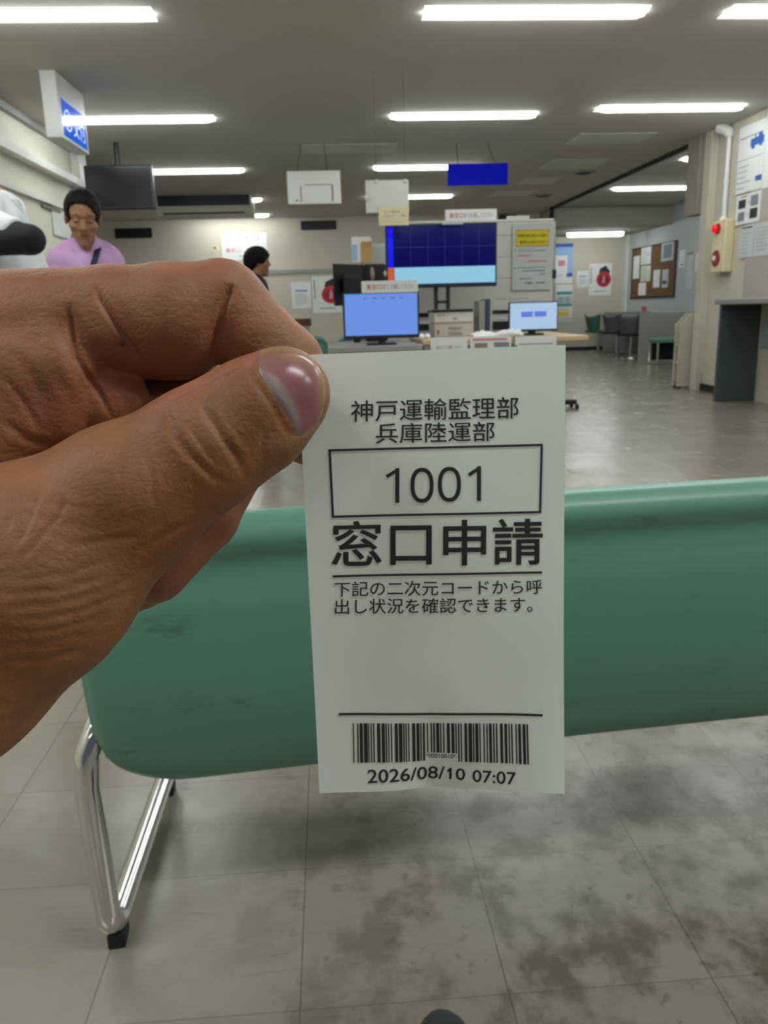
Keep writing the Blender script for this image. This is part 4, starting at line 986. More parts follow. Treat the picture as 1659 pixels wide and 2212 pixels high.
# slate binder standing upright
a = on_y(1041, 690, 6.1); c = on_y(1058, 690, 6.1); zt = on_y(1050, 646, 6.1)[2]
t = empty('ring_binder', ((a[0] + c[0]) / 2, 6.2, 0.766), 'slate blue binder standing upright right of the printer', 'binder')
MB().box(a[0] + 0.028, c[0], 6.08, 6.34, 0.7655, zt, 0, 0.003).build('cover', M_bluef, t)
MB().box(a[0] - 0.02, a[0] + 0.027, 6.10, 6.33, 0.7655, zt - 0.01, 0, 0.003).build('pages', M_mgrey, t)
# small touch monitor
monitor('touch_monitor', (1102, 654, 1203, 711), 5.75, [(0.235, 0.33, 0.485, 0.53, 1), (0.52, 0.33, 0.77, 0.53, 1)], [M_scr_pale, M_scr_btn], 'small touch monitor showing two blue buttons on a pale screen', 0.03, 0.008, stand=True, zdesk=0.766, standw=0.16)
# cloth-like papers in front of it and taped signs on the table edge
def crumple(x0, x1, y0, y1, z, name, label, seed):
    r = random.Random(seed); b = MB(); n, m = 22, 10; vs = []
    for j in range(m + 1):
        for i in range(n + 1):
            u, v = i / n, j / m; h = 0.012 + 0.02 * math.sin(7 * u + seed) * math.sin(5 * v + 1) + r.uniform(0, 0.012)
            vs.append((x0 + (x1 - x0) * u, y0 + (y1 - y0) * v, z + max(0.002, h + 0.02 * u) * (1 if 0 < j < m else 0.3)))
    b.add(vs, [[j * (n + 1) + i, j * (n + 1) + i + 1, (j + 1) * (n + 1) + i + 1, (j + 1) * (n + 1) + i] for j in range(m) for i in range(n)], 0, True)
    o = b.build(name, M_paper); sm = o.modifiers.new('thickness', 'SOLIDIFY'); sm.thickness = 0.001
    return tag(o, label, 'paper')
e0 = on_y(1022, 722, 5.55)[0]; e1 = on_y(1130, 718, 5.55)[0]
crumple(e0, e1, 5.52, 5.72, 0.767, 'plastic_cover', 'crumpled white plastic cover lying before the binder and touch monitor', 3)
for (q, lab, txt) in (((930, 728, 1010, 764), 'taped white sign hanging from the left of the wood table edge', '足元にご注意ください'), ((1016, 726, 1104, 766), 'pinkish patterned sign hanging from the middle of the wood table edge', None), ((1110, 726, 1202, 765), 'taped white sign hanging from the right of the wood table edge', None)):
    O, Rv, Dv = quad_y(*q, 5.49)
    mk = [] if txt else ([(0.05, 0.12, 0.9, 0.24, 1), (0.1, 0.36, 0.42, 0.62, 2), (0.58, 0.34, 0.95, 0.6, 3)] if 'pink' in lab else [(0.12, 0.40, 0.92, 0.46, 3), (0.04, 0.46, 0.07, 0.60, 4), (0.0, 0.0, 0.02, 1.0, 4)])
    tx = [(txt, 0.15, 0.50, 0.86, 0.72, 3)] if txt else []
    tag(panel_mb(O, Rv, Dv, 0.003, mk, tx).build('desk_sign', [M_paper, M_pink, M_duct, M_gink, M_ink]), lab, 'sign', 'signs taped to the table edge')
# things under the narrow desk
a = on_y(793, 745, 5.8); c = on_y(826, 745, 5.8)
t = empty('computer_tower', ((a[0] + c[0]) / 2, 5.95, 0), 'black computer tower under the narrow grey desk', 'computer')
MB().box(a[0], c[0], 5.78, 6.0, 0.012, 0.66, 0, 0.006).build('case', M_blkm, t)
MB().box(a[0] + 0.01, c[0] - 0.01, 5.776, 5.782, 0.5, 0.53, 0, 0.001).build('drive_bay', M_mgrey, t)
for xx in (a[0] + 0.02, c[0] - 0.02):
    for yy in (5.82, 5.96): MB().box(xx - 0.01, xx + 0.01, yy - 0.01, yy + 0.01, 0, 0.013).build('foot', M_rubber, t)
# brown low table far behind
yb = 10.6; a = on_y(612, 695, yb); c = on_y(671, 695, yb); zt = on_y(650, 689, yb)[2]; zb = on_y(650, 705, yb)[2]
t = empty('brown_table', ((a[0] + c[0]) / 2, yb + 0.3, 0), 'dark brown wooden table far off at the fingertip', 'table')
MB().box(a[0], c[0], yb, yb + 0.6, zb, zt, 0, 0.004).build('table_top', M_brown, t)
for xx in (a[0] + 0.03, c[0] - 0.05):
    for yy in (yb + 0.04, yb + 0.56): MB().box(xx - 0.02, xx + 0.02, yy - 0.02, yy + 0.02, 0, zb, 0).build('leg', M_steel, t)

# ================================================================== CEILING-HUNG TELEVISION, AIR CONDITIONER, VENTS
O, Rv, Dv = quad_y(184, 356, 331, 452, 9.0)
t = empty('television', (O[0] + Rv[0] / 2, 9.0, O[2] + Dv[2]), 'switched off black television hung from the ceiling on a pole', 'television')
MB().box(O[0], O[0] + Rv[0], 9.0, 9.09, O[2] + Dv[2], O[2], 0, 0.012).build('casing', M_blk, t)
panel_mb((O[0] + 0.02, 8.998, O[2] - 0.02), (Rv[0] - 0.04, 0, 0), (0, 0, Dv[2] + 0.045), 0.002).build('glass', M_tv, t)
MB().cyl((O[0] + Rv[0] * 0.47, 9.12, O[2] - 0.2), (O[0] + Rv[0] * 0.47, 9.12, CEIL), 0.025).build('pole', M_blk, t)
MB().box(O[0] + Rv[0] * 0.47 - 0.08, O[0] + Rv[0] * 0.47 + 0.08, 9.09, 9.11, O[2] - 0.32, O[2] - 0.12, 0, 0.004).build('bracket', M_blk, t)
t = empty('air_conditioner', (-1.74, 13.3, 2.42), 'ceiling hung air conditioner with a black intake grille behind the television', 'air conditioner')
MB().prism([(13.0, 2.695), (13.0, 2.54), (12.92, 2.46), (12.98, 2.415), (13.6, 2.415), (13.6, 2.695)], 'x', -2.46, -1.06).build('housing', mat('ac_housing', rgb(196, 194, 180), 0.5, var=0.03), t)
MB().box(-2.44, -1.085, 12.985, 13.0, 2.545, 2.69, 0, 0.003).build('intake_grille', M_blkm, t)
b = MB()
for k in range(4): b.box(-2.44, -1.085, 12.978, 12.986, 2.565 + 0.033 * k, 2.572 + 0.033 * k)
b.build('grille_bars', M_blk, t)
MB().box(-2.36, -1.16, 12.94, 12.975, 2.425, 2.445, 0, 0.003).build('outlet_flap', M_blkm, t)
for (q, lab) in (((249, 493, 328, 514), 'black vent slot high on the far wall below the television'), ((650, 477, 726, 496), 'black vent slot on the far wall below the white hanging plate'), ((1078, 464, 1116, 482), 'black vent slot on the far wall just above the white board')):
    O, Rv, Dv = quad_y(*q, 16.28)
    t = empty('wall_vent', (O[0] + Rv[0] / 2, 16.28, O[2] + Dv[2]), lab, 'vent', 'black vents on the far wall')
    MB().box(O[0], O[0] + Rv[0], 16.25, 16.30, O[2] + Dv[2], O[2], 0, 0.01).build('frame', M_blkm, t)
    b = MB()
    for k in range(5): b.box(O[0] + 0.03, O[0] + Rv[0] - 0.03, 16.245, 16.251, O[2] + Dv[2] * (0.15 + 0.17 * k) - 0.006, O[2] + Dv[2] * (0.15 + 0.17 * k) + 0.006)
    b.build('slats', M_blk, t)

# ================================================================== SHEETS ON THE FAR WALLS
def wall_sheet(q, Y, name, label, cat, mats, marks=(), texts=(), group=None, t=0.004):
    O, Rv, Dv = quad_y(*q, Y); return tag(panel_mb(O, Rv, Dv, t, marks, texts).build(name, mats), label, cat, group)
wall_sheet((479, 503, 577, 562), 16.29, 'wall_notice', 'white notice with big red lettering on the far wall behind the black haired man', 'notice', [M_paper, M_pink, M_red, M_gink],
           [(0.36, 0.83, 0.62, 0.86, 3)], [('11', 0.04, 0.10, 0.13, 0.28, 1), ('12', 0.22, 0.08, 0.34, 0.28, 1), ('、', 0.38, 0.20, 0.41, 0.28, 3), ('14', 0.48, 0.08, 0.59, 0.28, 1), ('、', 0.63, 0.20, 0.66, 0.28, 3), ('15', 0.72, 0.06, 0.84, 0.28, 1), ('、', 0.90, 0.18, 0.93, 0.26, 3), ('番窓口', 0.08, 0.54, 0.40, 0.70, 2), ('こちら', 0.44, 0.54, 0.70, 0.68, 1)], t=0.006)
wall_sheet((459, 530, 473, 542), 16.29, 'paper_tag', 'tiny stained paper tag left of the red lettered notice', 'paper', [M_cream, M_duct], [(0.1, 0.2, 0.6, 0.7, 1)])
def small_poster(q, Y, label, grp): wall_sheet(q, Y, 'information_sheet', label, 'notice', [M_paper, M_blue, M_gink], [(0.2, 0.31, 0.82, 0.36, 1)] + lines(7, 0.15, 0.85, 0.45, 0.86, 0.015, 2, 5), (), grp)
def fire_poster(q, Y, label, grp):
    O, Rv, Dv = quad_y(*q, Y); O, Rv, Dv = Vector(O), Vector(Rv), Vector(Dv)
    b = panel_mb(O, Rv, Dv, 0.004, [(0.06, 0.10, 0.10, 0.62, 3), (0.22, 0.86, 0.76, 0.885, 3)])
    def poly(pts, mi, l_):
        b.add([O + Rv * u + Dv * v + Vector((0, -l_, 0)) for u, v in pts], [list(range(len(pts)))], mi)
    poly([(0.46, 0.16), (0.72, 0.07), (0.92, 0.26), (0.86, 0.34), (0.42, 0.30)], 1, 0.006)
    poly([(0.64 + 0.33 * math.cos(k * math.pi / 12), 0.50 + 0.24 * math.sin(k * math.pi / 12)) for k in range(24)], 2, 0.008)
    poly([(0.64 + 0.24 * math.cos(k * math.pi / 12), 0.52 + 0.16 * math.sin(k * math.pi / 12)) for k in range(24)], 4, 0.010)
    poly([(0.56, 0.62), (0.60, 0.40), (0.66, 0.36), (0.70, 0.46), (0.70, 0.62)], 5, 0.012)
    return tag(b.build('poster', [M_paper, M_ink, M_red, M_gink, mat('dark_red_ink', rgb(130, 44, 44), 0.7, var=0.2, scale=40), M_pink]), label, 'poster', grp)
small_poster((630, 609, 672, 666), 16.29, 'small white sheet with a blue heading on the far wall beside the black monitor', 'small sheets with blue headings')
fire_poster((675, 596, 738, 676), 16.29, 'white poster with a red round picture half hidden by the turned black monitor', 'posters with red round pictures')
small_poster((1246, 585, 1271, 620), 17.69, 'small white sheet with a blue heading at the far right wall', 'small sheets with blue headings')
fire_poster((1273, 569, 1321, 638), 17.69, 'white poster with a red round picture at the far right wall', 'posters with red round pictures')
wall_sheet((1196, 526, 1237, 612), 17.69, 'poster', 'tall pale blue poster peeping out right of the white board', 'poster', [M_paper, M_lblue, M_pink, M_blue], [(0.0, 0.0, 1.0, 0.09, 3), (0.0, 0.09, 1.0, 0.30, 1), (0.72, 0.3, 1.0, 0.75, 1), (0.25, 0.42, 0.60, 0.56, 2), (0.7, 0.74, 1.0, 0.84, 3), (0.2, 0.80, 0.5, 0.82, 1)])
wall_sheet((1200, 615, 1236, 697), 17.69, 'poster', 'teal and yellow poster below the tall pale blue one', 'poster', [M_paper, M_teal, M_cream, M_yel, M_paper2], [(0.05, 0.18, 0.98, 0.26, 1), (0.05, 0.30, 0.98, 0.50, 4), (0.05, 0.50, 0.98, 0.57, 1), (0.0, 0.60, 0.86, 0.86, 2), (0.15, 0.73, 0.70, 0.80, 3), (0.0, 0.87, 1.0, 1.0, 4)], [('安全', 0.15, 0.31, 0.9, 0.49, 1)])

# ================================================================== CORK BOARD AND SIDE ROOM
XS = 6.415
def side_quad(x0, y0, x1, y1, X): return quad_x(x0, y0, x1, y1, X)
O, Rv, Dv = side_quad(1366, 532, 1459, 640, XS)
t = empty('notice_board', (XS, O[1] + Rv[1] / 2, O[2] + Dv[2]), 'brown cork notice board on the grey side room wall', 'notice board')
yA, yB = O[1], O[1] + Rv[1]
MB().box(XS - 0.02, XS - 0.001, min(yA, yB), max(yA, yB), O[2] + Dv[2], O[2]).build('cork_panel', M_cork, t)
for (z_a, z_b) in ((O[2], O[2] + 0.03), (O[2] + Dv[2] - 0.03, O[2] + Dv[2])): MB().box(XS - 0.022, XS - 0.001, min(yA, yB) - 0.03, max(yA, yB) + 0.03, z_a, z_b, 0, 0.004).build('frame_rail', M_blkm, t)
for yy in (min(yA, yB), max(yA, yB)): MB().box(XS - 0.022, XS - 0.001, yy - 0.03, yy, O[2] + Dv[2], O[2], 0, 0.004).build('frame_rail', M_blkm, t)
XP = XS - 0.0262
def side_sheet(q, label, mats=None, marks=(), X=XP, name='paper_sheet', cat='paper', group='papers on the cork board'):
    O, Rv, Dv = side_quad(*q, X)
    return tag(panel_mb(O, Rv, Dv, 0.003, marks).build(name, mats or [M_paper, M_gink]), label, cat, group)
side_sheet((1368, 553, 1381, 602), 'tall narrow white paper at the left edge of the cork board')
side_sheet((1385, 534, 1406, 571), 'white paper at the upper middle of the cork board', None, lines(6, mi=1))
side_sheet((1384, 574, 1405, 608), 'greenish paper under the white one on the cork board', [mat('green_tint_paper', rgb(206, 212, 196), 0.7, var=0.03), M_gink], lines(6, mi=1))
side_sheet((1379, 611, 1395, 638), 'small white paper at the lower left corner of the cork board')
side_sheet((1429, 524, 1455, 563), 'paper with a grey picture at the upper right of the cork board', [M_paper2, M_gink], [(0.15, 0.1, 0.85, 0.85, 1)])
side_sheet((1411, 583, 1425, 621), 'white slip at the lower middle of the cork board')
side_sheet((1430, 582, 1443, 621), 'slip with a blue grey foot at the lower right of the cork board', [M_paper2, M_bluef], [(0.1, 0.62, 0.8, 0.82, 1)])
side_sheet((1467, 540, 1480, 578), 'small sheet on the grey wall just right of the cork board', None, [(0.4, 0.8, 0.8, 0.88, 1)], X=XS - 0.001, group='sheets on the grey side wall')
side_sheet((1482, 546, 1496, 624), 'long pale strip on the grey wall second from the cork board', [M_paper2, M_gink], [(0.0, 0.0, 1.0, 0.06, 1)], X=XS - 0.001, group='sheets on the grey side wall')
side_sheet((1502, 546, 1517, 586), 'sheet with a dark dot on the grey wall near the corner', None, [(0.4, 0.58, 0.7, 0.78, 1)], X=XS - 0.001, group='sheets on the grey side wall')
side_sheet((1386, 662, 1396, 672), 'tiny red label on the grey wall below the cork board', [mat('faded_red_paper', rgb(186, 96, 96), 0.7, var=0.1)], X=XS - 0.001, name='red_label', cat='label', group=None)
# grey writing booths of the side room
MB_booth = MB()
ax = on_z(1378, 781, 0); pa = float(ax[1])
t = empty('booth_counter', (5.9, 15.2, 0), 'grey partitioned writing counter along the side room wall', 'counter')
MB().box(ax[0], 6.40, pa, pa + 0.035, 0.0, 0.80, 0, 0.004).build('end_panel', M_mgrey, t)
MB().box(5.47, 6.40, 16.15, 16.185, 0.0, 0.80, 0, 0.004).build('divider', M_mgrey, t)
MB().box(5.75, 6.40, pa + 0.04, 16.14, 0.70, 0.735, 0, 0.004).build('counter_top', M_mgrey, t)
MB().box(5.75, 6.40, 16.19, 17.5, 0.70, 0.735, 0, 0.004).build('counter_top', M_mgrey, t)
# swivel chairs
def swivel(x, y, m, label, rz=0.0, zs=1.0):
    t = empty('swivel_chair', (x, y, 0), label, 'chair', 'pedestal chairs at the booths')
    MB().cyl((x, y, 0.0), (x, y, 0.025), 0.17, 0.15, 20).build('floor_plate', M_steel, t)
    MB().cyl((x, y, 0.025), (x, y, 0.40), 0.024, n=14).build('pedestal', M_steel, t)
    MB().box(x - 0.20, x + 0.20, y - 0.20, y + 0.20, 0.40, 0.45, 0, 0.02).build('seat_cushion', M_blkm if m is M_chair else m, t)
    b = MB(); n, mm = 12, 8; vs = []
    for j in range(mm + 1):
        for i in range(n + 1):
            u = i / n * 2 - 1; v = j / mm; hw = 0.15 + 0.06 * v
            vs.append((x - 0.20 - 0.05 * v + 0.06 * u * u, y + hw * u, 0.42 + 0.36 * v - 0.06 * v * (1 - u * u)))
    q = len(vs); vs += [(a_ - 0.025, b_, c_) for a_, b_, c_ in vs]
    f = [[j * (n + 1) + i, j * (n + 1) + i + 1, (j + 1) * (n + 1) + i + 1, (j + 1) * (n + 1) + i] for j in range(mm) for i in range(n)]
    f2 = [[k + q for k in g[::-1]] for g in f]
    rim = list(range(n + 1)) + [(j + 1) * (n + 1) - 1 for j in range(1, mm + 1)] + [mm * (n + 1) + i for i in range(n - 1, -1, -1)] + [j * (n + 1) for j in range(mm - 1, 0, -1)]
    f3 = [[rim[i], rim[(i + 1) % len(rim)], rim[(i + 1) % len(rim)] + q, rim[i] + q] for i in range(len(rim))]
    b.add(vs, f + f2 + f3, 0, True); b.build('backrest', m, t)
    return t
for (p, m, lab, rz) in (((1290, 762), M_mintd, 'green pedestal chair farthest back at the booths', 0.5), ((1330, 768), M_chair, 'dark pedestal chair in the middle of the booth row', 0.6), ((1360, 775), M_chair, 'dark pedestal chair nearest the grey end panel', 0.9)):
    e = on_z(p[0], p[1], 0); c = swivel(0, 0, m, lab); c.location = (float(e[0]) + 0.05, float(e[1]) + 0.1, 0); c.rotation_euler = (0, 0, rz)
# backless stool-bench with a mint seat
e = on_z(1425, 777, 0)
x0, x1, y0, y1 = 5.28, 5.95, 12.75, 13.15
t = empty('low_bench', ((x0 + x1) / 2, (y0 + y1) / 2, 0), 'backless mint seat bench before the grey end panel', 'bench')
x0 = on_y(1421, 720, 12.75)[0]
MB().box(x0, x1, y0, y1, 0.34, 0.41, 0, 0.02).build('seat', M_mint, t)
for xx in (x0 + 0.03, x1 - 0.03):
    MB().tube([(xx, y0 + 0.04, 0.36), (xx, y0 + 0.03, 0.05), (xx, y0 + 0.05, 0.022), (xx, y1 - 0.05, 0.022), (xx, y1 - 0.03, 0.05), (xx, y1 - 0.04, 0.36)], 0.018, 12).build('leg_frame', M_chrome, t)
MB().box(x0 + 0.05, x1 - 0.05, y1 - 0.08, y1 - 0.05, 0.06, 0.34, 0, 0.004).build('modesty_board', M_blkm, t)

# ================================================================== RIGHT WALL
# brown ceiling-hung cover at the end of the wall
a = on_y(1506, 380, 9.12)[0]; zl = on_y(1515, 463, 9.12)[2]
tag(MB().box(a, a + 0.135, 9.09, 9.4, zl, CEIL - 0.001, 0, 0.006).build('duct_cover', M_duct), 'brown grey vertical cover hanging from the ceiling at the end of the right wall', 'duct cover')
# conduit and alarm box
t = empty('conduit', (4.13, 8.55, 1.77), 'white cable conduit running down the right wall to the alarm box', 'conduit')
e = on_x(1567, 400, 4.14); yc = e[1]
MB().tube([(4.148, yc, 1.80), (4.148, yc, 2.52), (4.148, yc, 2.60)], 0.024, 12).build('pipe', M_white, t)
MB().tube([(4.148, yc, 2.58), (4.148, yc + 0.0, 2.62), (4.12, yc + 0.05, 2.66), (4.08, yc + 0.10, 2.695)], [0.045, 0.05, 0.055, 0.06], 14).build('ceiling_boot', M_white, t)
MB().tube([(4.148, yc, 2.14), (4.148, yc, 2.18)], 0.030, 12).build('coupling', M_white, t)
MB().tube([(4.145, yc, 1.775), (4.147, yc, 1.82)], [0.05, 0.026], 12).build('box_socket', M_white, t)
a = on_x(1537, 530, 4.08); c = on_x(1565, 530, 4.08)
zt = on_x(1560, 474, 4.08)[2]; zb = on_x(1560, 588, 4.08)[2]
t = empty('fire_alarm_box', (4.13, (a[1] + c[1]) / 2, zb), 'cream fire alarm box with red lamp and red push button on the right wall', 'alarm')
MB().box(4.08, 4.179, c[1], a[1], zb, zt, 0, 0.012).build('box', M_plastic, t)
yl = (a[1] + c[1]) / 2 + 0.02
zl = on_x(1547, 495, 4.07)[2]
MB().tube([(4.081, yl, zl), (4.06, yl, zl)], [0.055, 0.05], 20).build('lamp_base', M_redbtn, t)
MB().sphere((4.045, yl, zl), 0.042, 0, 18, (0.8, 1, 1)).build('red_lamp', M_redlamp, t)
zl = on_x(1547, 558, 4.07)[2]
MB().tube([(4.081, yl, zl), (4.068, yl, zl)], [0.085, 0.08], 24).build('button_ring', M_redbtn, t)
MB().sphere((4.066, yl + 0.02, zl), 0.03, 0, 16, (0.5, 1, 1)).build('push_button', M_white, t)
def rw_sheet(q, label, mats, marks=(), texts=(), name='wall_sheet', cat='notice', X=4.162):
    O, Rv, Dv = quad_x(*q, X)
    # keep the far edge where it stands and slope nothing: sheets hang upright
    return tag(panel_mb(O, Rv, Dv, 0.003, marks, texts).build(name, mats), label, cat, 'sheets pinned on the right wall')
car = [(0.62, 0.17, 0.90, 0.25, 1), (0.47, 0.23, 0.96, 0.34, 1), (0.52, 0.34, 0.64, 0.38, 1), (0.80, 0.33, 0.91, 0.37, 1), (0.67, 0.185, 0.76, 0.225, 0)]
rw_sheet((1594, 268, 1650, 412), 'tall sheet with a blue car drawing on the right wall', [M_paper, M_blue, M_gink], car + [(0.05, 0.17, 0.72, 0.185, 2), (0.0, 0.50, 1.0, 0.506, 2)] + lines(5, 0.05, 0.6, 0.60, 0.92, 0.008, 2, 9) + [(0.76, 0.80, 0.98, 0.87, 1)])
rw_sheet((1590, 418, 1642, 482), 'sheet with four dark photographs below the blue car sheet', [M_paper, M_ink, M_gink, M_pink], [(0.10, 0.17, 0.40, 0.46, 1), (0.60, 0.10, 0.90, 0.45, 2), (0.12, 0.58, 0.38, 0.88, 2), (0.60, 0.53, 0.90, 0.86, 1), (0.48, 0.28, 0.56, 0.31, 3), (0.48, 0.68, 0.56, 0.71, 3), (0.20, 0.05, 0.45, 0.085, 3)])
rw_sheet((1654, 196, 1692, 400), 'big white sheet cut by the right edge of the picture', [M_paper, M_gink], [])
rw_sheet((1598, 487, 1627, 556), 'narrow white sheet hanging at the left below the photo sheet', [M_paper2, M_ink, M_gink], [(0.1, 0.05, 0.86, 0.09, 1)] + lines(6, 0.1, 0.9, 0.25, 0.85, 0.012, 2, 4))
rw_sheet((1629, 480, 1668, 552), 'white sheet at the picture edge beside the narrow one', [M_paper2, M_gink], lines(7, 0.1, 0.9, 0.15, 0.8, 0.012, 1, 6))
# cream leaflet rack at the end of the wall
M_rack = mat('rack_beige', rgb(186, 180, 164), 0.5, var=0.03)
yr = 9.16; xa = on_y(1467, 760, yr)[0]; xb = on_y(1517, 760, yr)[0]; z1 = on_y(1500, 676, yr)[2]; zs_ = on_y(1468, 702, yr)[2]
t = empty('leaflet_rack', ((xa + xb) / 2, yr + 0.2, 0), 'cream free standing rack with a slanted top at the end of the right wall', 'rack')
MB().prism([(xa, 0.02), (xb, 0.02), (xb, z1 - 0.01), (xb - 0.03, z1), (xa + 0.12, z1), (xa, zs_)], 'y', yr, yr + 0.03).build('side_panel', M_rack, t)
MB().prism([(xa, 0.02), (xb, 0.02), (xb, z1 - 0.01), (xb - 0.03, z1), (xa + 0.12, z1), (xa, zs_)], 'y', yr + 0.12, yr + 0.15).build('side_panel', M_rack, t)
MB().box(xb - 0.03, xb, yr + 0.03, yr + 0.12, 0.02, z1 - 0.03).build('back_panel', M_rack, t)
for k in range(3): MB().box(xa + 0.01, xb - 0.03, yr + 0.03, yr + 0.12, 0.08 + 0.2 * k, 0.10 + 0.2 * k).build('shelf', M_rack, t)
MB().box(xb - 0.07, xb - 0.01, yr - 0.012, yr, z1 - 0.13, z1 - 0.02, 0, 0.005).build('end_clip', M_lgrey, t)
for xx in (xa + 0.03, xb - 0.03):
    for yy in (yr + 0.02, yr + 0.13): MB().box(xx - 0.02, xx + 0.02, yy - 0.02, yy + 0.02, 0.0, 0.021, 0).build('foot', M_blkm, t)
# grey writing counter against the right wall
t = empty('writing_counter', (3.97, 7.0, 0), 'dark grey standing writing counter against the right wall', 'counter')
MB().box(3.74, 4.178, 5.6, 7.86, 0.93, 0.985, 0, 0.012).build('counter_top', mat('counter_top_grey', rgb(140, 140, 138), 0.35, var=0.05), t)
MB().box(3.78, 4.178, 7.78, 7.82, 0.0, 0.93, 0, 0.004).build('end_panel', M_dgrey, t)
MB().box(3.78, 4.178, 5.65, 5.69, 0.0, 0.93, 0, 0.004).build('end_panel', M_dgrey, t)
MB().box(4.02, 4.178, 5.69, 7.45, 0.52, 0.78, 0, 0.004).build('drawer_box', mat('drawer_grey', rgb(112, 118, 124), 0.5, var=0.05), t)
MB().box(3.99, 4.02, 5.69, 7.1, 0.50, 0.70, 0, 0.004).build('bag_shelf', M_navy, t)
# left counter wall fittings
for (q, nm, lab, ms) in (((113, 447, 149, 512), 'paper_sheet', 'white paper hanging on the counter wall beside the man in lilac', [M_paper, M_gink]),):
    O, Rv, Dv = quad_x(q[2], q[1], q[0], q[3], -2.595)
    b = MB(); O = Vector(O); Rv = Vector(Rv); Dv = Vector(Dv)
    vs = [O, O + Rv, O + Rv + Dv, O + Dv]; b.add([v + Vector((0.002, 0, 0)) for v in vs] + [v + Vector((0.012, 0, 0)) for v in vs], [[0, 1, 2, 3], [4, 5, 6, 7], [0, 1, 5, 4], [1, 2, 6, 5], [2, 3, 7, 6], [3, 0, 4, 7]])
    tag(b.build(nm, ms), lab, 'paper')
a = on_x(90, 443, -2.59); c = on_x(128, 460, -2.59)
tag(MB().box(-2.60, -2.575, a[1], c[1], a[2] - 0.015, a[2] + 0.015, 0, 0.004).build('wall_bar', M_duct), 'short dark grey bar on the counter wall between the two men', 'bar')

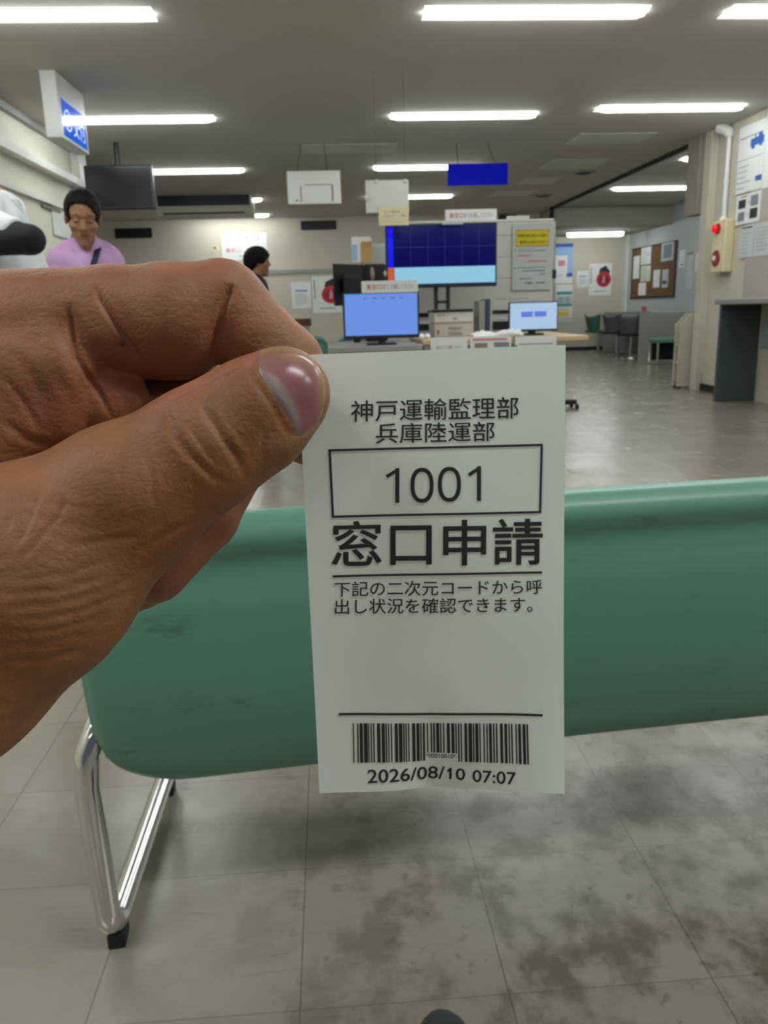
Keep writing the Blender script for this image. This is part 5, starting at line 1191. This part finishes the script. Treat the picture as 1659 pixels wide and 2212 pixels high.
# ================================================================== PEOPLE
def grid_axis(lo, hi, step, flo, fhi, fstep):
    a = np.arange(lo, flo, step); b_ = np.arange(flo, fhi, fstep); c_ = np.arange(fhi, hi + step, step)
    return np.concatenate([a, b_, c_]).astype(np.float32)
def rotx(P, c, a):
    X, Y, Z = P; y = Y - c[1]; z = Z - c[2]; return X, c[1] + y * math.cos(a) + z * math.sin(a), c[2] - y * math.sin(a) + z * math.cos(a)
def rotz_(P, c, a):
    X, Y, Z = P; x = X - c[0]; y = Y - c[1]; return c[0] + x * math.cos(a) + y * math.sin(a), c[1] - x * math.sin(a) + y * math.cos(a), Z
def make_person(label, loc, rz, H=1.70, pitch=0.0, yaw=0.0, armL=None, armR=None, top=M_tee, sleeves='short', hair='short', strap=False, collar=False, sleeve_arm=None, lean=0.0, fine=0.0045, wid=1.0):
    """own frame: x to the person's left, y forward, z up (for a 1.70 m build, scaled to H)"""
    k = H / 1.70
    HC = np.array([0, 0.035 + lean, 1.585]); NK = np.array([0, -0.005 + lean * 0.9, 1.47])
    armL = armL or [(0.170, 0.0, 1.360), (0.225, -0.02, 1.10), (0.235, 0.07, 0.86)]
    armR = armR or [(-0.170, 0.0, 1.360), (-0.225, -0.02, 1.10), (-0.235, 0.07, 0.86)]
    armL = [(x * wid, y + lean * 0.8, z) for x, y, z in armL]; armR = [(x * wid, y + lean * 0.8, z) for x, y, z in armR]
    def headP(P): return rotz_(rotx(P, NK, pitch), NK, yaw)
    def head(P):
        P = headP(P); c = HC
        f = ell(P, (0, c[1] - 0.005, c[2] + 0.025), (0.074, 0.095, 0.098))
        f = smin(f, ell(P, (0, c[1] + 0.022, c[2] - 0.055), (0.058, 0.068, 0.072)), 0.03)
        f = smin(f, rcone(P, (0, c[1] + 0.062, c[2] - 0.112), (0, c[1] + 0.055, c[2] - 0.095), 0.026, 0.03), 0.02)
        for s in (-1, 1):
            f = smin(f, rcone(P, (s * 0.012, c[1] + 0.080, c[2] + 0.026), (s * 0.046, c[1] + 0.064, c[2] + 0.024), 0.013, 0.012), 0.012)
            f = smax(f, -ell(P, (s * 0.032, c[1] + 0.098, c[2] + 0.002), (0.018, 0.014, 0.010)), 0.008)
            f = smin(f, ell(P, (s * 0.031, c[1] + 0.077, c[2] + 0.001), (0.014, 0.011, 0.009)), 0.003)
            f = smin(f, ell(P, (s * 0.045, c[1] + 0.058, c[2] - 0.028), (0.022, 0.022, 0.018)), 0.018)
            f = smin(f, ell(P, (s * 0.078, c[1] - 0.005, c[2] - 0.008), (0.011, 0.020, 0.033)), 0.006)
        f = smin(f, rcone(P, (0, c[1] + 0.082, c[2] + 0.012), (0, c[1] + 0.104, c[2] - 0.028), 0.009, 0.013), 0.008)
        for s in (-1, 1): f = smin(f, ell(P, (s * 0.013, c[1] + 0.092, c[2] - 0.032), (0.009, 0.010, 0.008)), 0.005)
        f = smin(f, ell(P, (0, c[1] + 0.081, c[2] - 0.062), (0.022, 0.010, 0.006)), 0.005)
        f = smin(f, ell(P, (0, c[1] + 0.080, c[2] - 0.074), (0.019, 0.010, 0.006)), 0.004)
        f = smax(f, -ell(P, (0, c[1] + 0.096, c[2] - 0.068), (0.020, 0.014, 0.0018)), 0.002)
        return f
    def neck(P): return rcone(P, (0, HC[1] - 0.03, 1.52), (0, -0.015 + lean * 0.7, 1.39), 0.052, 0.062)
    def torso(P):
        L_ = lean
        f = rcone(P, (-0.128 * wid, -0.01 + L_ * 0.8, 1.365), (0.128 * wid, -0.01 + L_ * 0.8, 1.365), 0.055, 0.055)
        for s in (-1, 1): f = smin(f, rcone(P, (s * 0.02, -0.02 + L_ * 0.8, 1.435), (s * 0.13 * wid, -0.015 + L_ * 0.8, 1.38), 0.045, 0.042), 0.03)
        f = smin(f, ell(P, (0, 0.0 + L_ * 0.6, 1.25), (0.160 * wid, 0.108, 0.20)), 0.05)
        f = smin(f, ell(P, (0, 0.012 + L_ * 0.3, 1.06), (0.155 * wid, 0.112, 0.18)), 0.06)
        return smin(f, ell(P, (0, 0.0, 0.92), (0.165, 0.118, 0.12)), 0.05)
    def arm(P, a, grow=0.0):
        f = rcone(P, a[0], a[1], 0.047 + grow, 0.039 + grow); return smin(f, rcone(P, a[1], a[2], 0.041 + grow, 0.027 + grow), 0.015)
    def handf(P, a, s):
        w = np.array(a[2]); d = w - np.array(a[1]); d = d / np.linalg.norm(d)
        side = np.cross(d, [0, 0, 1.0]); n_ = np.linalg.norm(side); side = np.array([1.0, 0, 0]) if n_ < 0.2 else side / n_
        up = np.cross(side, d)
        f = rcone(P, w, w + d * 0.075, 0.026, 0.030)
        for i, L_ in enumerate((0.070, 0.078, 0.073, 0.058)):
            o = side * ((i - 1.5) * 0.019); k0 = w + d * 0.085 + o; k1 = k0 + d * L_ * 0.55 - up * 0.008; k2 = k1 + d * L_ * 0.4 - up * 0.022
            f = smin(f, smin(rcone(P, k0, k1, 0.0095, 0.0085), rcone(P, k1, k2, 0.0085, 0.007), 0.003), 0.005)
        k0 = w + d * 0.03 - side * 0.026 * s; k1 = k0 + d * 0.035 - side * 0.022 * s; k2 = k1 + d * 0.03 - up * 0.008
        return smin(f, smin(rcone(P, k0, k1, 0.013, 0.011), rcone(P, k1, k2, 0.010, 0.008), 0.004), 0.008)
    def legs(P, grow=0.0):
        f = None
        for s in (-1, 1):
            g = smin(rcone(P, (s * 0.085, 0, 0.88), (s * 0.092, 0.012, 0.48), 0.085 + grow, 0.057 + grow), rcone(P, (s * 0.092, 0.012, 0.48), (s * 0.095, -0.012, 0.09), 0.056 + grow, 0.038 + grow), 0.02)
            f = g if f is None else smin(f, g, 0.012)
        return f
    def feet(P, grow=0.0):
        f = None
        for s in (-1, 1):
            g = smin(rcone(P, (s * 0.097, -0.045, 0.045), (s * 0.115, 0.13, 0.038), 0.036 + grow, 0.032 + grow), rcone(P, (s * 0.095, -0.012, 0.12), (s * 0.095, -0.02, 0.05), 0.038 + grow, 0.036 + grow), 0.02)
            f = g if f is None else np.minimum(f, g)
        return smax(f, 0.004 - P[2] if grow else 0.012 - P[2], 0.004)
    def body(P):
        f = smin(head(P), neck(P), 0.02); f = smin(f, torso(P), 0.035)
        for a, s in ((armL, 1), (armR, -1)): f = smin(f, smin(arm(P, a), handf(P, a, s), 0.01), 0.03)
        return smin(smin(f, legs(P), 0.03), feet(P), 0.02)
    mnx = min(p[0] for p in armL + armR) - 0.16; mxx_ = max(p[0] for p in armL + armR) + 0.16
    mny = min(-0.2, min(p[1] for p in armL + armR) - 0.2); mxy = max(0.24, max(p[1] for p in armL + armR) + 0.22, HC[1] + 0.2)
    ax = grid_axis(mnx, mxx_, 0.011, -0.13, 0.13, fine); ay = grid_axis(mny, mxy, 0.011, HC[1] - 0.14, HC[1] + 0.15, fine); az = grid_axis(-0.01, 1.80, 0.012, 1.42, 1.76, fine)
    t = empty('person', (loc[0], loc[1], 0), label, 'person')
    ca, sa = math.cos(rz), math.sin(rz)
    def world(V):
        V = V * k; return np.stack([loc[0] + V[:, 0] * ca - V[:, 1] * sa, loc[1] + V[:, 0] * sa + V[:, 1] * ca, V[:, 2]], 1)
    def emit(name, fn, axs, m, attr=None):
        P = np.meshgrid(*axs, indexing='ij'); F = fn(P).astype(np.float32)
        V, Q = surf_nets(F, *axs)
        at = attr(V) if attr else None
        return grid_mesh(name, world(V), Q, m, t, at)
    def skin_tone(V):
        Pm = [V[:, 0], V[:, 1], V[:, 2]]; X, Y, Z = headP(Pm)
        base = np.tile(np.array(rgb(152, 108, 82)[:3]), (len(V), 1))
        def mixin(c, w_): 
            nonlocal base
            w_ = np.clip(w_, 0, 1)[:, None]; base = base * (1 - w_) + np.array(c[:3]) * w_
        mixin(rgb(112, 62, 56), 0.9 * np.exp(-((X / 0.022) ** 2 + ((Z - (HC[2] - 0.068)) / 0.011) ** 2)) * (Y > HC[1] + 0.06))
        for s in (-1, 1):
            mixin(rgb(46, 34, 30), 0.8 * np.exp(-(((X - s * 0.030) / 0.020) ** 2 + ((Z - (HC[2] + 0.030 - 4 * (X - s * 0.03) ** 2)) / 0.0055) ** 2)) * (Y > HC[1] + 0.04))
            mixin(rgb(60, 42, 36), 0.8 * np.exp(-(((X - s * 0.031) / 0.015) ** 2 + ((Z - (HC[2] - 0.003)) / 0.0035) ** 2)) * (Y > HC[1] + 0.05))
        return base
    emit('body', body, (ax, ay, az), M_skinp, skin_tone)
    cx_ = np.arange(mnx, mxx_, 0.0095, dtype=np.float32); cy_ = np.arange(mny, mxy, 0.0095, dtype=np.float32)
    # upper garment
    def shirt(P):
        f = torso(P) - 0.014
        for a in (armL, armR):
            g = rcone(P, a[0], a[1], 0.061, 0.055)
            if sleeves == 'long': g = smin(g, rcone(P, a[1], a[2], 0.060, 0.040), 0.02); 
            else:
                d = np.array(a[1]) - np.array(a[0]); L_ = np.linalg.norm(d); d = d / L_
                g = smax(g, (P[0] - a[0][0]) * d[0] + (P[1] - a[0][1]) * d[1] + (P[2] - a[0][2]) * d[2] - L_ * 0.78, 0.006)
            f = smin(f, g, 0.035)
        f = f + 0.004 * np.sin(P[2] * 46 + 3 * np.sin(P[0] * 30)) * np.sin(P[0] * 25 + P[2] * 12)
        if collar:
            cl = rcone(P, (0, -0.012 + lean * 0.75, 1.405), (0, 0.0 + lean * 0.8, 1.455), 0.078, 0.068)
            f = smin(f, cl, 0.012)
            f = smax(f, -ell(P, (0, 0.085 + lean * 0.8, 1.455), (0.022, 0.055, 0.06)), 0.006)
            f = smax(f, -(rcone(P, (0, 0.0 + lean * 0.8, 1.44), (0, 0.01 + lean * 0.8, 1.55), 0.060, 0.064)), 0.004)
            f = smax(f, P[2] - 1.462, 0.004)
        else:
            f = smax(f, -(rcone(P, (0, 0.012 + lean * 0.75, 1.41), (0, 0.02 + lean * 0.75, 1.56), 0.066, 0.08)), 0.006)
        return smax(f, 0.86 - P[2], 0.006)
    if collar:
        def collarf(P):
            b0, b1 = (0, -0.016 + lean * 0.72, 1.395), (0, 0.004 + lean * 0.82, 1.468)
            f = np.abs(rcone(P, b0, b1, 0.100, 0.077)) - 0.004
            f = smax(f, np.maximum(1.402 + 0.10 * np.abs(P[0]) - P[2] - 0.022 * (P[1] > 0.03), P[2] - 1.466), 0.002)
            gap = np.where(P[1] > 0, 0.008 + (P[2] - 1.385) * 0.42 - np.abs(P[0]), -0.02)
            return smax(f, gap, 0.002)
        emit('collar', collarf, (np.arange(-0.11, 0.11, 0.004, dtype=np.float32), np.arange(-0.13 + lean * 0.7, 0.13 + lean * 0.8, 0.004, dtype=np.float32), np.arange(1.37, 1.48, 0.004, dtype=np.float32)), top)
    emit('shirt', shirt, (cx_, cy_, np.arange(0.84, 1.50, 0.0095, dtype=np.float32)), top)
    if sleeve_arm:
        a = armL if sleeve_arm == 'L' else armR
        w = np.array(a[2]); d = w - np.array(a[1]); d = d / np.linalg.norm(d)
        def cover(P):
            f = arm(P, a, 0.0065); dd = (P[0] - w[0]) * d[0] + (P[1] - w[1]) * d[1] + (P[2] - w[2]) * d[2]
            return smax(f, dd + 0.005, 0.004)
        emit('arm_cover', cover, (cx_, cy_, np.arange(min(p[2] for p in a) - 0.08, 1.50, 0.0095, dtype=np.float32)), M_blkcloth)
    def trousers(P): return smax(smin(legs(P, 0.016), ell(P, (0, 0.0, 0.92), (0.176, 0.129, 0.12)), 0.04), np.maximum(P[2] - 0.99, 0.075 - P[2]), 0.006)
    lx = np.arange(-0.24, 0.24, 0.0095, dtype=np.float32); ly = np.arange(-0.2, 0.24, 0.0095, dtype=np.float32)
    emit('trousers', trousers, (lx, ly, np.arange(0.05, 1.03, 0.011, dtype=np.float32)), M_trous)
    emit('shoes', lambda P: smax(feet(P, 0.010), P[2] - 0.105, 0.006), (lx, ly, np.arange(-0.01, 0.14, 0.0085, dtype=np.float32)), M_shoe)
    def hairf(P):
        P2 = headP(P); c = HC; X, Y, Z = P2
        rough = 0.0012 * np.sin(X * 190 + 4 * np.sin(Z * 60)) * np.sin(Y * 120 + Z * 90)
        if hair == 'bushy':
            f = ell(P2, (0, c[1] - 0.018, c[2] + 0.045), (0.112, 0.126, 0.106)); f = smin(f, ell(P2, (0, c[1] - 0.085, c[2] - 0.005), (0.09, 0.065, 0.085)), 0.03)
            f = f + 4.0 * rough
            f = smax(f, -ell(P2, (0, c[1] + 0.11, c[2] - 0.03), (0.085, 0.075, 0.085)), 0.01)
            f = smax(f, -ell(P2, (0, c[1] + 0.03, c[2] - 0.09), (0.16, 0.05, 0.075)), 0.01)
        else:
            f = ell(P2, (0, c[1] - 0.010, c[2] + 0.034), (0.088, 0.107, 0.105)); f = smin(f, ell(P2, (0, c[1] - 0.05, c[2] - 0.01), (0.074, 0.055, 0.07)), 0.02)
            f = f + rough
            f = smax(f, -ell(P2, (0, c[1] + 0.105, c[2] - 0.012), (0.071, 0.085, 0.098)), 0.006)
            f = smax(f, -ell(P2, (0.02, c[1] + 0.10, c[2] + 0.045), (0.066, 0.070, 0.040)), 0.006)
            for s in (-1, 1): f = smax(f, -ell(P2, (s * 0.09, c[1] + 0.0, c[2] - 0.040), (0.03, 0.038, 0.055)), 0.006)
        return f
    emit('hair', hairf, (np.arange(-0.14, 0.14, fine, dtype=np.float32), np.arange(HC[1] - 0.22, HC[1] + 0.20, fine, dtype=np.float32), np.arange(1.42, 1.80, fine, dtype=np.float32)), M_hair)
    if strap:
        V = []
        n = 26
        for i in range(n + 1):
            u = i / n; x = -0.050 + 0.20 * u * 1.1; z = 1.415 - 0.50 * u
            # lay the band on the chest surface
            y = 0.3
            for _ in range(60):
                y -= max(0.0005, float(shirt([np.array([x]), np.array([y]), np.array([z])])[0]) * 0.7)
                if float(shirt([np.array([x]), np.array([y]), np.array([z])])[0]) < 0.002: break
            V.append((x, y, z))
        vs = []
        for (x, y, z) in V:
            for (dx_, dz_, dy_) in ((-0.018, 0.007, 0.0), (0.018, -0.007, 0.0), (0.018, -0.007, 0.005), (-0.018, 0.007, 0.005)): vs.append((x + dx_, y + dy_, z + dz_))
        fs = [[i * 4 + a_, i * 4 + (a_ + 1) % 4, (i + 1) * 4 + (a_ + 1) % 4, (i + 1) * 4 + a_] for i in range(n) for a_ in range(4)]
        b = MB(); b.add(world(np.array(vs)), fs); b.build('shoulder_strap', M_navy, t)
    return t
M_skinp = skin_material('person_skin', 0.5, False, 0.03)
# man in lilac faces the viewer and looks down
make_person('man in a lilac shirt with a dark shoulder strap, looking down at the counter', (-1.11, 4.02), math.pi + 0.42, 1.53, pitch=-0.36, yaw=-0.15, lean=0.05, top=M_lilac, sleeves='long', collar=True, strap=True, wid=0.76,
            armL=[(0.165, 0.0, 1.355), (0.215, 0.0, 1.10), (0.12, 0.22, 1.06)], armR=[(-0.165, 0.0, 1.355), (-0.215, 0.0, 1.10), (-0.12, 0.22, 1.06)])
# person in white: turned to the counter on the left, near arm bent
make_person('person in a white short sleeved shirt and black arm cover, at the left edge', (-0.985, 3.0), math.pi / 2 + 0.08, 1.61, pitch=-0.55, lean=0.20, top=M_tee, sleeves='short', collar=True, sleeve_arm='R',
            armR=[(-0.170, 0.0, 1.352), (-0.265, -0.205, 1.280), (-0.24, 0.05, 1.262)], fine=0.006)
# black haired man far off in profile
make_person('black haired man in a black shirt in profile far behind', (-0.60, 7.4), -math.pi / 2, 1.50, top=M_blkcloth, sleeves='short', hair='bushy', fine=0.006)
